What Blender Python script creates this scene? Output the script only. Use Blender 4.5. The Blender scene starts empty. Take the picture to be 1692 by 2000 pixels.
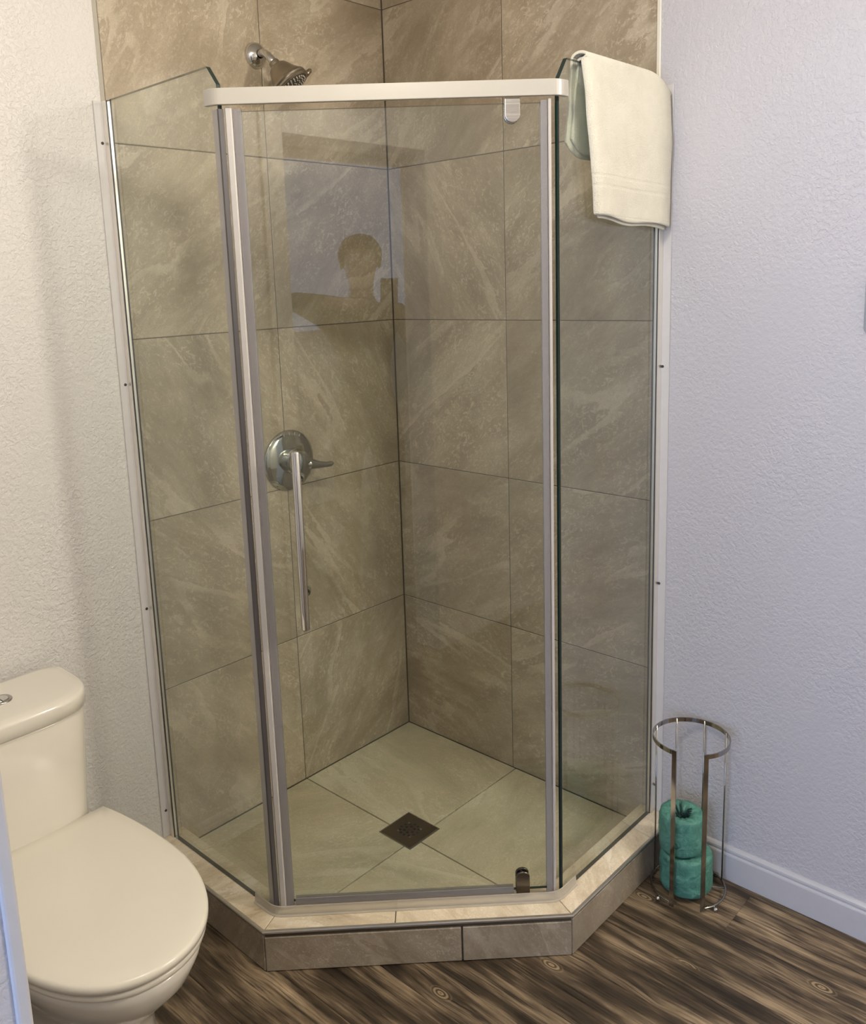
import bpy, bmesh, math, random
from mathutils import Vector, Matrix, noise

sc = bpy.context.scene
COL = sc.collection
random.seed(7)
PI = math.pi

# ---------------------------------------------------------------- camera, world, exposure
CAM = Vector((-1.9794, -1.9665, 1.5331))
cam_d = bpy.data.cameras.new('camera')
cam = bpy.data.objects.new('camera', cam_d)
COL.objects.link(cam)
cam.location = CAM
cam.rotation_euler = [math.radians(a) for a in (79.61526, 1.95522, -46.87431)]
cam_d.sensor_fit = 'VERTICAL'
cam_d.sensor_height = 24.0
cam_d.sensor_width = 24.0
cam_d.lens = 1705.314 / 2000.0 * 24.0
cam_d.shift_x = (846.0 - 817.067) / 2000.0
cam_d.shift_y = (863.813 - 1000.0) / 2000.0
cam_d.clip_start = 0.01
sc.camera = cam

world = bpy.data.worlds.new('world')
sc.world = world
world.use_nodes = True
world.node_tree.nodes['Background'].inputs[0].default_value = (0.62, 0.74, 1.0, 1)
world.node_tree.nodes['Background'].inputs[1].default_value = 0.6

vs = sc.view_settings
vs.view_transform = 'Standard'
vs.look = 'None'
vs.exposure = 0.10
vs.gamma = 1.0
vs.use_curve_mapping = False
sc.cycles.transparent_max_bounces = 24
sc.cycles.max_bounces = 9
sc.cycles.diffuse_bounces = 4
sc.cycles.glossy_bounces = 4
sc.cycles.sample_clamp_indirect = 4.0

LAMP_W = 78.0           # globe lamp at the back of the bathroom
OVERHEAD_FILL_W = 26.0           # added unseen ceiling lamp, fills in light from overhead
LAMP_COL = (1.0, 0.92, 0.79)
DAY_W = 56.0
DAY_COL = (0.50, 0.66, 1.0)

def area_light(name, loc, rot, sx, sy, watts, color):
    d = bpy.data.lights.new(name, 'AREA')
    d.shape = 'RECTANGLE'; d.size = sx; d.size_y = sy
    d.energy = watts; d.color = color
    o = bpy.data.objects.new(name, d)
    COL.objects.link(o)
    o.location = loc; o.rotation_euler = rot
    return o

# daylight of the bright room beyond the doorway, coming in at its big window
area_light('daylight', (-3.98, -1.80, 1.25), (0, -PI/2, 0), 2.0, 1.6, DAY_W, DAY_COL)

# ---------------------------------------------------------------- node helpers
def new_mat(name):
    m = bpy.data.materials.new(name); m.use_nodes = True
    nt = m.node_tree
    for n in list(nt.nodes): nt.nodes.remove(n)
    out = nt.nodes.new('ShaderNodeOutputMaterial')
    return m, nt, out

def N(nt, kind, **kw):
    n = nt.nodes.new('ShaderNode' + kind)
    for k, v in kw.items():
        if k == 'inp':
            for a, b in v.items(): n.inputs[a].default_value = b
        else: setattr(n, k, v)
    return n

def L(nt, a, b): nt.links.new(a, b)

def ramp(nt, fac, stops, interp='LINEAR'):
    r = nt.nodes.new('ShaderNodeValToRGB')
    r.color_ramp.interpolation = interp
    el = r.color_ramp.elements
    while len(el) < len(stops): el.new(0.5)
    for e, (p, c) in zip(el, stops):
        e.position = p
        e.color = (c, c, c, 1) if isinstance(c, (int, float)) else (*c, 1)
    if fac is not None: nt.links.new(fac, r.inputs[0])
    return r.outputs[0]

def mixc(nt, fac, a, b, blend='MIX'):
    m = nt.nodes.new('ShaderNodeMix'); m.data_type = 'RGBA'; m.blend_type = blend
    for i, v in ((0, fac), (6, a), (7, b)):
        s = m.inputs[i]
        if isinstance(v, bpy.types.NodeSocket): nt.links.new(v, s)
        elif isinstance(v, (int, float)): s.default_value = v if i == 0 else (v, v, v, 1)
        else: s.default_value = (*v, 1)
    return m.outputs[2]

def mth(nt, op, a, b=0.0, c=0.0):
    m = nt.nodes.new('ShaderNodeMath'); m.operation = op
    for s, v in zip(m.inputs, (a, b, c)):
        if isinstance(v, bpy.types.NodeSocket): nt.links.new(v, s)
        else: s.default_value = v
    return m.outputs[0]

def bump(nt, h, strength, dist):
    b = nt.nodes.new('ShaderNodeBump')
    b.inputs['Strength'].default_value = strength
    b.inputs['Distance'].default_value = dist
    nt.links.new(h, b.inputs['Height'])
    return b.outputs[0]

def srgb(r, g, b):
    f = lambda v: (v/255/12.92) if v/255 <= .04045 else ((v/255+.055)/1.055)**2.4
    return (f(r), f(g), f(b))

def simple(name, color, rough=0.5, metal=0.0, spec=0.5, coat=0.0, bump_scale=None, bump_d=0.0003, aniso=0):
    m, nt, out = new_mat(name)
    p = N(nt, 'BsdfPrincipled')
    p.inputs['Base Color'].default_value = (*color, 1)
    p.inputs['Roughness'].default_value = rough
    p.inputs['Metallic'].default_value = metal
    p.inputs['Specular IOR Level'].default_value = spec
    p.inputs['Coat Weight'].default_value = coat
    if bump_scale:
        tc = N(nt, 'TexCoord'); nz = N(nt, 'TexNoise', inp={'Scale': bump_scale, 'Detail': 3.0})
        L(nt, tc.outputs['Object'], nz.inputs['Vector'])
        L(nt, bump(nt, nz.outputs[0], 0.6, bump_d), p.inputs['Normal'])
        L(nt, mixc(nt, nz.outputs[0], tuple(c*.93 for c in color), color), p.inputs['Base Color'])
    L(nt, p.outputs[0], out.inputs[0])
    return m

# ---------------------------------------------------------------- materials
def mat_paint(name, color, strength=0.5, relief=0.0030):
    m, nt, out = new_mat(name)
    p = N(nt, 'BsdfPrincipled', inp={'Roughness': 0.42, 'Specular IOR Level': 0.45})
    geo = N(nt, 'NewGeometry')
    n1 = N(nt, 'TexNoise', inp={'Scale': 115.0, 'Detail': 3.0, 'Roughness': 0.55, 'Distortion': 0.25})
    n2 = N(nt, 'TexNoise', inp={'Scale': 300.0, 'Detail': 2.0})
    n3 = N(nt, 'TexNoise', inp={'Scale': 3.2, 'Detail': 2.0})
    for n in (n1, n2, n3): L(nt, geo.outputs['Position'], n.inputs['Vector'])
    blob = ramp(nt, n1.outputs[0], [(0.40, 0.0), (0.56, 0.8), (0.70, 1.0)])
    amount = ramp(nt, n3.outputs[0], [(0.35, 0.35), (0.65, 1.0)])
    h = mth(nt, 'ADD', mth(nt, 'MULTIPLY', blob, amount), mth(nt, 'MULTIPLY', n2.outputs[0], 0.35))
    L(nt, bump(nt, h, strength, relief), p.inputs['Normal'])
    dirt = ramp(nt, n3.outputs[0], [(0.3, 0.955), (0.7, 1.0)])
    L(nt, mixc(nt, 1.0, color, dirt, 'MULTIPLY'), p.inputs['Base Color'])
    L(nt, p.outputs[0], out.inputs[0])
    return m

def mat_tile(name, dark, mid, light, vein=(0.60, 0.55, 0.46), rough=0.34, scale=1.0):
    """porcelain tile with diagonal cloudy stone veining; each tile object carries its own vein angle"""
    m, nt, out = new_mat(name)
    p = N(nt, 'BsdfPrincipled', inp={'Roughness': rough, 'Specular IOR Level': 0.45})
    tc = N(nt, 'TexCoord'); oi = N(nt, 'ObjectInfo')
    at = N(nt, 'Attribute', attribute_type='OBJECT', attribute_name='vein')
    rot = N(nt, 'VectorRotate', rotation_type='Z_AXIS')
    L(nt, tc.outputs['Object'], rot.inputs['Vector']); L(nt, at.outputs['Fac'], rot.inputs['Angle'])
    off = N(nt, 'VectorMath', operation='ADD')
    cx = N(nt, 'CombineXYZ')
    L(nt, mth(nt, 'MULTIPLY', oi.outputs['Random'], 61.0), cx.inputs[0])
    L(nt, mth(nt, 'MULTIPLY', oi.outputs['Random'], 37.0), cx.inputs[1])
    L(nt, mth(nt, 'MULTIPLY', oi.outputs['Random'], 83.0), cx.inputs[2])
    L(nt, rot.outputs[0], off.inputs[0]); L(nt, cx.outputs[0], off.inputs[1])
    def mapped(sx, sy):
        mp = N(nt, 'Mapping'); mp.inputs['Scale'].default_value = (sx*scale, sy*scale, 1)
        L(nt, off.outputs[0], mp.inputs['Vector']); return mp.outputs[0]
    def nz(sx, sy, detail, rough_, dist):
        n = N(nt, 'TexNoise', inp={'Scale': 1.0, 'Detail': detail, 'Roughness': rough_, 'Distortion': dist})
        L(nt, mapped(sx, sy), n.inputs['Vector']); return n
    a = nz(3.4, 9.0, 10.0, 0.68, 0.6)          # cloudy ground, slightly stretched along the vein
    b = nz(2.4, 4.2, 5.0, 0.62, 0.5)           # broad light and dark fields
    c = nz(46.0, 72.0, 6.0, 0.70, 1.6)         # curling pale flecks
    d = nz(1.3, 5.2, 3.0, 0.5, 0.5)            # the long veins
    e = nz(30.0, 45.0, 6.0, 0.75, 0.8)         # ragged edge of the veins
    f = nz(330.0, 330.0, 3.0, 0.6, 0.0)        # grain
    g_ = nz(3.0, 3.0, 2.0, 0.5, 0.0)           # hue blotches
    base = mth(nt, 'ADD', mth(nt, 'MULTIPLY', a.outputs[0], 0.58), mth(nt, 'MULTIPLY', b.outputs[0], 0.44))
    col = ramp(nt, base, [(0.38, dark), (0.51, mid), (0.66, light)])
    dd = mth(nt, 'ADD', d.outputs[0], mth(nt, 'MULTIPLY', mth(nt, 'SUBTRACT', e.outputs[0], 0.5), 0.055))
    vm = ramp(nt, dd, [(0.505, 0.0), (0.513, 0.70), (0.545, 0.50), (0.560, 0.0)])
    vm = mth(nt, 'MULTIPLY', vm, ramp(nt, b.outputs[0], [(0.43, 0.1), (0.58, 0.95)]))
    col = mixc(nt, vm, col, vein)
    dl = ramp(nt, dd, [(0.494, 0.0), (0.503, 0.30), (0.512, 0.0)])
    col = mixc(nt, mth(nt, 'MULTIPLY', dl, ramp(nt, b.outputs[0], [(0.45, 0.0), (0.58, 1.0)])), col, dark)
    fl = ramp(nt, c.outputs[0], [(0.535, 0.0), (0.585, 0.8), (0.65, 1.0)])
    fl = mth(nt, 'MULTIPLY', fl, ramp(nt, b.outputs[0], [(0.40, 0.12), (0.60, 0.85)]))
    col = mixc(nt, fl, col, vein)
    dk = ramp(nt, c.outputs[0], [(0.34, 0.35), (0.42, 0.0)])
    col = mixc(nt, dk, col, dark)
    col = mixc(nt, 1.0, col, ramp(nt, f.outputs[0], [(0.3, 0.90), (0.7, 1.07)]), 'MULTIPLY')
    col = mixc(nt, 1.0, col, ramp(nt, g_.outputs[0], [(0.35, (1.0, 1.0, 1.0)), (0.65, (1.025, 0.99, 0.965))]), 'MULTIPLY')
    tone = mth(nt, 'ADD', 0.955, mth(nt, 'MULTIPLY', oi.outputs['Random'], 0.09))
    col = mixc(nt, 1.0, col, tone, 'MULTIPLY')
    L(nt, col, p.inputs['Base Color'])
    L(nt, bump(nt, mth(nt, 'ADD', base, mth(nt, 'MULTIPLY', c.outputs[0], 0.3)), 0.25, 0.0012), p.inputs['Normal'])
    L(nt, ramp(nt, a.outputs[0], [(0.3, rough-.05), (0.7, rough+.08)]), p.inputs['Roughness'])
    L(nt, p.outputs[0], out.inputs[0])
    return m

def mat_glass(name, tint, r0=0.04):
    """clear pane: straight-through tinted transmission plus a Fresnel mirror on each face"""
    m, nt, out = new_mat(name)
    tr = N(nt, 'BsdfTransparent'); tr.inputs[0].default_value = (*tint, 1)
    gl = N(nt, 'BsdfGlossy', inp={'Roughness': 0.0}); gl.inputs[0].default_value = (1, 1, 1, 1)
    lw = N(nt, 'LayerWeight', inp={'Blend': 0.5})
    f5 = mth(nt, 'POWER', lw.outputs['Facing'], 5.0)
    r = mth(nt, 'ADD', r0, mth(nt, 'MULTIPLY', f5, 1.0 - r0))
    mx = N(nt, 'MixShader')
    L(nt, r, mx.inputs[0]); L(nt, tr.outputs[0], mx.inputs[1]); L(nt, gl.outputs[0], mx.inputs[2])
    L(nt, mx.outputs[0], out.inputs[0])
    return m

def mat_clear_plastic(name, tint, milky, rough=0.25, body=(0.52, 0.50, 0.52)):
    m, nt, out = new_mat(name)
    tr = N(nt, 'BsdfTransparent'); tr.inputs[0].default_value = (*tint, 1)
    p = N(nt, 'BsdfPrincipled', inp={'Roughness': rough})
    p.inputs['Base Color'].default_value = (*body, 1)
    lw = N(nt, 'LayerWeight', inp={'Blend': 0.35})
    mx = N(nt, 'MixShader')
    L(nt, mth(nt, 'ADD', milky, mth(nt, 'MULTIPLY', lw.outputs['Facing'], 0.35)), mx.inputs[0])
    L(nt, tr.outputs[0], mx.inputs[1]); L(nt, p.outputs[0], mx.inputs[2])
    L(nt, mx.outputs[0], out.inputs[0])
    return m

def mat_plank(name):
    m, nt, out = new_mat(name)
    p = N(nt, 'BsdfPrincipled', inp={'Roughness': 0.46, 'Specular IOR Level': 0.4})
    tc = N(nt, 'TexCoord'); oi = N(nt, 'ObjectInfo')
    off = N(nt, 'VectorMath', operation='ADD'); cx = N(nt, 'CombineXYZ')
    for i, k in enumerate((53.0, 91.0, 29.0)): L(nt, mth(nt, 'MULTIPLY', oi.outputs['Random'], k), cx.inputs[i])
    L(nt, tc.outputs['Object'], off.inputs[0]); L(nt, cx.outputs[0], off.inputs[1])
    # knots: sparse voronoi cells bend the grain around them
    mk_ = N(nt, 'Mapping'); mk_.inputs['Scale'].default_value = (5.5, 2.6, 1)
    L(nt, off.outputs[0], mk_.inputs['Vector'])
    vo = N(nt, 'TexVoronoi', voronoi_dimensions='2D', inp={'Scale': 1.0, 'Randomness': 1.0})
    L(nt, mk_.outputs[0], vo.inputs['Vector'])
    near = ramp(nt, vo.outputs['Distance'], [(0.0, 1.0), (0.10, 0.45), (0.22, 0.0)])
    wob = N(nt, 'TexNoise', inp={'Scale': 1.0, 'Detail': 2.0})
    mw = N(nt, 'Mapping'); mw.inputs['Scale'].default_value = (5.0, 1.6, 1)
    L(nt, off.outputs[0], mw.inputs['Vector']); L(nt, mw.outputs[0], wob.inputs['Vector'])
    warp = N(nt, 'CombineXYZ')
    L(nt, mth(nt, 'ADD', mth(nt, 'MULTIPLY', wob.outputs[0], 0.035), mth(nt, 'MULTIPLY', near, 0.010)), warp.inputs[0])
    pos = N(nt, 'VectorMath', operation='ADD')
    L(nt, off.outputs[0], pos.inputs[0]); L(nt, warp.outputs[0], pos.inputs[1])
    def mapped(sx, sy):
        mp = N(nt, 'Mapping'); mp.inputs['Scale'].default_value = (sx, sy, 1)
        L(nt, pos.outputs[0], mp.inputs['Vector']); return mp.outputs[0]
    g1 = N(nt, 'TexNoise', inp={'Scale': 1.0, 'Detail': 6.0, 'Roughness': 0.62})
    L(nt, mapped(30.0, 2.6), g1.inputs['Vector'])
    g2 = N(nt, 'TexNoise', inp={'Scale': 1.0, 'Detail': 5.0, 'Roughness': 0.65})
    L(nt, mapped(190.0, 7.0), g2.inputs['Vector'])
    g3 = N(nt, 'TexNoise', inp={'Scale': 1.0, 'Detail': 3.0, 'Roughness': 0.6})
    L(nt, mapped(8.0, 3.4), g3.inputs['Vector'])
    base = mth(nt, 'ADD', mth(nt, 'MULTIPLY', g1.outputs[0], 0.6), mth(nt, 'MULTIPLY', g3.outputs[0], 0.45))
    col = ramp(nt, base, [(0.40, (0.018, 0.012, 0.007)), (0.49, (0.050, 0.035, 0.021)),
                          (0.56, (0.140, 0.102, 0.064)), (0.67, (0.265, 0.20, 0.128))])
    fine = ramp(nt, g2.outputs[0], [(0.36, 0.30), (0.48, 0.90), (0.64, 1.30)])
    col = mixc(nt, 1.0, col, fine, 'MULTIPLY')
    kd = mth(nt, 'ADD', vo.outputs['Distance'], mth(nt, 'MULTIPLY', mth(nt, 'SUBTRACT', g3.outputs[0], 0.5), 0.10))
    rings = mth(nt, 'SINE', mth(nt, 'MULTIPLY', kd, 190.0))
    kc = ramp(nt, mth(nt, 'MULTIPLY_ADD', rings, 0.5, 0.5), [(0.2, (0.055, 0.036, 0.02)), (0.8, (0.30, 0.23, 0.14))])
    kmask = ramp(nt, kd, [(0.0, 1.0), (0.050, 0.85), (0.080, 0.0)])
    kmask = mth(nt, 'MULTIPLY', kmask, ramp(nt, N_color_r(nt, vo), [(0.52, 0.0), (0.54, 0.7)]))
    col = mixc(nt, kmask, col, kc)
    tone = mth(nt, 'ADD', 1.25, mth(nt, 'MULTIPLY', oi.outputs['Random'], 0.26))
    col = mixc(nt, 1.0, col, tone, 'MULTIPLY')
    L(nt, col, p.inputs['Base Color'])
    L(nt, bump(nt, mth(nt, 'ADD', mth(nt, 'MULTIPLY', g2.outputs[0], .6), g1.outputs[0]), 0.45, 0.0012), p.inputs['Normal'])
    L(nt, p.outputs[0], out.inputs[0])
    return m

def N_color_r(nt, vo):
    s = nt.nodes.new('ShaderNodeSeparateColor'); nt.links.new(vo.outputs['Color'], s.inputs[0]); return s.outputs[0]

def mat_towel(name):
    m, nt, out = new_mat(name)
    p = N(nt, 'BsdfPrincipled', inp={'Roughness': 0.95, 'Specular IOR Level': 0.1, 'Sheen Weight': 0.35, 'Sheen Roughness': 0.5})
    tc = N(nt, 'TexCoord')
    n = N(nt, 'TexNoise', inp={'Scale': 420.0, 'Detail': 2.0}); L(nt, tc.outputs['Object'], n.inputs['Vector'])
    n2 = N(nt, 'TexNoise', inp={'Scale': 30.0, 'Detail': 3.0}); L(nt, tc.outputs['Object'], n2.inputs['Vector'])
    w = N(nt, 'TexWave', wave_type='BANDS', bands_direction='X', inp={'Scale': 95.0, 'Distortion': 1.5, 'Detail': 1.0})
    L(nt, tc.outputs['Object'], w.inputs['Vector'])
    h = mth(nt, 'ADD', n.outputs[0], mth(nt, 'ADD', mth(nt, 'MULTIPLY', n2.outputs[0], 0.8), mth(nt, 'MULTIPLY', w.outputs[1], 0.12)))
    # woven border: two flat bands and the hem line across the cloth
    sx = N(nt, 'SeparateXYZ'); L(nt, tc.outputs['Object'], sx.inputs[0])
    zz = mth(nt, 'ADD', sx.outputs[2], mth(nt, 'MULTIPLY', sx.outputs[0], 0.03))
    zz = mth(nt, 'MULTIPLY', mth(nt, 'SUBTRACT', zz, 1.60), 2.5)
    st_ = ramp(nt, zz, [(0.122, 1.0), (0.127, 0.3), (0.132, 1.0), (0.268, 1.0), (0.273, 0.35), (0.283, 0.35), (0.288, 1.0), (0.320, 1.0), (0.325, 0.35), (0.335, 0.35), (0.340, 1.0)])
    h = mth(nt, 'ADD', h, mth(nt, 'MULTIPLY', st_, 0.7))
    L(nt, bump(nt, h, 0.75, 0.0022), p.inputs['Normal'])
    L(nt, mixc(nt, n2.outputs[0], (0.60, 0.57, 0.475), (0.72, 0.69, 0.59)), p.inputs['Base Color'])
    L(nt, p.outputs[0], out.inputs[0])
    return m

def mat_wrap(name):
    m, nt, out = new_mat(name)
    p = N(nt, 'BsdfPrincipled', inp={'Roughness': 0.55})
    tc = N(nt, 'TexCoord'); oi = N(nt, 'ObjectInfo')
    off = N(nt, 'VectorMath', operation='ADD'); cx = N(nt, 'CombineXYZ')
    L(nt, mth(nt, 'MULTIPLY', oi.outputs['Random'], 17.0), cx.inputs[0])
    L(nt, tc.outputs['Object'], off.inputs[0]); L(nt, cx.outputs[0], off.inputs[1])
    n1 = N(nt, 'TexNoise', inp={'Scale': 38.0, 'Detail': 4.0, 'Roughness': 0.6, 'Distortion': 1.5})
    vo = N(nt, 'TexVoronoi', inp={'Scale': 21.0})
    nz = N(nt, 'TexNoise', inp={'Scale': 120.0, 'Detail': 3.0, 'Distortion': 2.5})
    for x in (n1, vo, nz): L(nt, off.outputs[0], x.inputs['Vector'])
    col = ramp(nt, n1.outputs[0], [(0.3, (0.045, 0.165, 0.130)), (0.7, (0.10, 0.285, 0.225))])
    # small dark printed sketches
    spot = ramp(nt, vo.outputs['Distance'], [(0.0, 1.0), (0.24, 1.0), (0.30, 0.0)])
    sel = ramp(nt, N_color_r(nt, vo), [(0.42, 0.0), (0.43, 1.0)])
    lines = ramp(nt, mth(nt, 'ABSOLUTE', mth(nt, 'SUBTRACT', nz.outputs[0], 0.5)), [(0.0, 1.0), (0.06, 1.0), (0.085, 0.0)])
    pm = mth(nt, 'MULTIPLY', mth(nt, 'MULTIPLY', spot, sel), lines)
    col = mixc(nt, mth(nt, 'MULTIPLY', pm, 0.8), col, (0.012, 0.07, 0.065))
    L(nt, col, p.inputs['Base Color'])
    L(nt, bump(nt, n1.outputs[0], 0.8, 0.006), p.inputs['Normal'])
    L(nt, p.outputs[0], out.inputs[0])
    return m

def mat_emit(name, color, strength):
    m, nt, out = new_mat(name)
    e = N(nt, 'Emission', inp={'Strength': strength}); e.inputs[0].default_value = (*color, 1)
    tc = N(nt, 'TexCoord'); n = N(nt, 'TexNoise', inp={'Scale': 2.0})
    L(nt, tc.outputs['Object'], n.inputs['Vector'])
    L(nt, mixc(nt, n.outputs[0], tuple(c*.9 for c in color), color), e.inputs[0])
    L(nt, e.outputs[0], out.inputs[0])
    return m

def mat_brushed(name, color, rough, scale=(4, 4, 400)):
    m, nt, out = new_mat(name)
    p = N(nt, 'BsdfPrincipled', inp={'Metallic': 1.0, 'Roughness': rough})
    p.inputs['Base Color'].default_value = (*color, 1)
    tc = N(nt, 'TexCoord'); mp = N(nt, 'Mapping'); mp.inputs['Scale'].default_value = scale
    n = N(nt, 'TexNoise', inp={'Scale': 1.0, 'Detail': 3.0})
    L(nt, tc.outputs['Object'], mp.inputs['Vector']); L(nt, mp.outputs[0], n.inputs['Vector'])
    L(nt, ramp(nt, n.outputs[0], [(0.3, max(rough-.06, .02)), (0.7, rough+.08)]), p.inputs['Roughness'])
    L(nt, p.outputs[0], out.inputs[0])
    return m

M = dict(
    paint_l=mat_paint('wall_paint', (0.72, 0.70, 0.67), 0.55),
    paint_flat=simple('smooth_paint', (0.66, 0.645, 0.64), 0.5, bump_scale=60, bump_d=0.0002),
    paint_r=mat_paint('wall_paint_cool_light', (0.575, 0.565, 0.605), 0.55, 0.0023),  # wall paint with cool, dimmer light put into its colour
    ceiling=simple('ceiling_paint', (0.78, 0.76, 0.73), 0.8, bump_scale=90, bump_d=0.001),
    trim=simple('trim_paint', (0.74, 0.73, 0.71), 0.35, bump_scale=40, bump_d=0.0001),
    tile=mat_tile('stone_tile', (0.30, 0.245, 0.172), (0.385, 0.322, 0.232), (0.50, 0.43, 0.325), (0.60, 0.53, 0.415)),
    floor_tile=mat_tile('pan_tile', (0.45, 0.40, 0.28), (0.56, 0.50, 0.355), (0.65, 0.585, 0.43), (0.72, 0.66, 0.51), 0.32),
    curb_top=mat_tile('cream_stone_tile', (0.46, 0.375, 0.25), (0.68, 0.59, 0.44), (0.82, 0.745, 0.595), (0.88, 0.82, 0.70), 0.3, 1.7),
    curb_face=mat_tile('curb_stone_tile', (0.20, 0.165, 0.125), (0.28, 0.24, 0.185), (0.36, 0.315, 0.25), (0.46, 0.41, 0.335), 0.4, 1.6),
    grout=simple('grout', (0.115, 0.094, 0.067), 0.9, bump_scale=200, bump_d=0.0005),
    pale_grout=simple('caulk', (0.46, 0.43, 0.37), 0.7, bump_scale=100, bump_d=0.0004),
    cream=simple('cream_tile_trim', (0.82, 0.78, 0.68), 0.35, bump_scale=40, bump_d=0.0001),
    glass=mat_glass('clear_glass', (0.950, 0.974, 0.960), 0.042),
    glass_edge=simple('green_glass_edge', (0.004, 0.018, 0.015), 0.06, spec=0.6, coat=0.5),
    plastic=mat_clear_plastic('clear_vinyl', (0.80, 0.79, 0.79), 0.30, 0.3),
    plastic2=mat_clear_plastic('clear_dam_vinyl', (0.92, 0.91, 0.87), 0.36, 0.22, (0.72, 0.67, 0.58)),
    pvc=simple('white_magnet_strip', (0.52, 0.495, 0.475), 0.3, bump_scale=30, bump_d=0.0001),
    pvc_dark=simple('dark_magnet_strip', (0.06, 0.055, 0.06), 0.35, bump_scale=30, bump_d=0.0001),
    rail=simple('white_enamel', (0.44, 0.418, 0.375), 0.30, coat=0.0, bump_scale=20, bump_d=0.0001),
    alu=mat_brushed('polished_aluminium', (0.88, 0.86, 0.82), 0.30, (300, 300, 3)),
    channel=mat_brushed('satin_channel', (0.90, 0.87, 0.81), 0.34, (300, 300, 3)),
    strip=simple('edge_strip_metal', (0.62, 0.58, 0.52), 0.30, 0.85, bump_scale=15, bump_d=0.00005),
    chrome=simple('chrome', (0.72, 0.71, 0.69), 0.06, 1.0, bump_scale=8, bump_d=0.00005),
    chrome_dark_reflect=simple('chrome_dark_reflect', (0.40, 0.385, 0.365), 0.08, 1.0, bump_scale=8, bump_d=0.00005),  # chrome darkened in colour to stand for reflections of a dark room
    valve_chrome=simple('chrome_dim_reflect', (0.50, 0.50, 0.46), 0.08, 1.0, bump_scale=8, bump_d=0.00005),  # chrome with the dim shower it mirrors put into the colour
    trim_cool_light=simple('trim_paint_cool_light', (0.58, 0.58, 0.62), 0.35, bump_scale=40, bump_d=0.0001),  # white trim paint, tinted and dimmed as if under cool daylight
    steel=mat_brushed('brushed_steel', (0.50, 0.48, 0.45), 0.25),
    nickel=mat_brushed('brushed_nickel', (0.38, 0.335, 0.27), 0.27, (6, 6, 6)),
    dark_metal=mat_brushed('dark_bronze_metal', (0.16, 0.14, 0.12), 0.22),
    drain=mat_brushed('worn_steel', (0.22, 0.19, 0.155), 0.36),
    hole=simple('drain_hole', (0.01, 0.009, 0.008), 0.8, bump_scale=50),
    rust=simple('screw_hole', (0.05, 0.04, 0.035), 0.6, bump_scale=300),
    ceramic=simple('white_ceramic', (0.80, 0.76, 0.67), 0.12, coat=0.4, bump_scale=6, bump_d=0.0002),
    seat=simple('white_seat_plastic', (0.80, 0.755, 0.65), 0.22, bump_scale=6, bump_d=0.0002),
    plank=mat_plank('weathered_plank'),
    joint=simple('plank_joint', (0.02, 0.015, 0.01), 0.9, bump_scale=100),
    towel=mat_towel('cream_terry'),
    wrap=mat_wrap('green_tissue_wrap'),
    wrap_dark=simple('wrap_core', (0.010, 0.045, 0.042), 0.8, bump_scale=200),
    shade=simple('nozzle_rubber', (0.07, 0.06, 0.05), 0.5, bump_scale=80),
    nozzle=simple('nozzle_tip', (0.55, 0.50, 0.42), 0.35, bump_scale=80),
    plate=simple('grey_plate', (0.30, 0.32, 0.35), 0.35, bump_scale=40, bump_d=0.0001),
    mirror=simple('mirror_glass', (0.86, 0.88, 0.90), 0.02, 1.0, bump_scale=3, bump_d=0.00002),
    mirror_frame=simple('grey_mirror_frame', (0.30, 0.32, 0.35), 0.35, bump_scale=40, bump_d=0.0001),
    bulb=mat_emit('bulb_glow', LAMP_COL, 6.0),
    sheer=mat_emit('sheer_daylight', (0.56, 0.68, 1.0), 1.15),
    skin=simple('skin', (0.48, 0.30, 0.22), 0.55, bump_scale=120, bump_d=0.0002),
    shirt=simple('dark_shirt', (0.035, 0.03, 0.028), 0.9, bump_scale=150, bump_d=0.0006),
    jeans=simple('dark_trousers', (0.03, 0.03, 0.04), 0.9, bump_scale=200, bump_d=0.0005),
    hair=simple('brown_hair', (0.035, 0.022, 0.014), 0.6, bump_scale=160, bump_d=0.003),
    eye=simple('eye_white', (0.75, 0.73, 0.70), 0.2, bump_scale=10),
    phone=simple('black_phone', (0.012, 0.012, 0.013), 0.15, bump_scale=20, bump_d=0.00005),
    lens=simple('lens_glass', (0.02, 0.02, 0.03), 0.03, coat=1.0),
)

# ---------------------------------------------------------------- mesh helpers
def link(o, parent=None):
    COL.objects.link(o)
    if parent is not None: o.parent = parent
    return o

def obj(name, bm, mats, parent=None, smooth=False, kind=None):
    me = bpy.data.meshes.new(name)
    bmesh.ops.recalc_face_normals(bm, faces=bm.faces[:])
    bm.to_mesh(me); bm.free()
    if not isinstance(mats, (list, tuple)): mats = [mats]
    for m in mats: me.materials.append(m)
    if smooth:
        for p in me.polygons: p.use_smooth = True
    o = bpy.data.objects.new(name, me)
    if kind: o['kind'] = kind
    return link(o, parent)

def thing(name, label, cat, loc=(0, 0, 0), group=None):
    o = bpy.data.objects.new(name, None)
    o.empty_display_size = 0.05
    COL.objects.link(o)
    o.location = loc
    o['label'] = label; o['category'] = cat
    if group: o['group'] = group
    return o

def tag(o, label, cat, group=None):
    o['label'] = label; o['category'] = cat
    if group: o['group'] = group
    return o

def struct_empty(name):
    o = bpy.data.objects.new(name, None); COL.objects.link(o); o['kind'] = 'structure'
    return o

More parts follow.
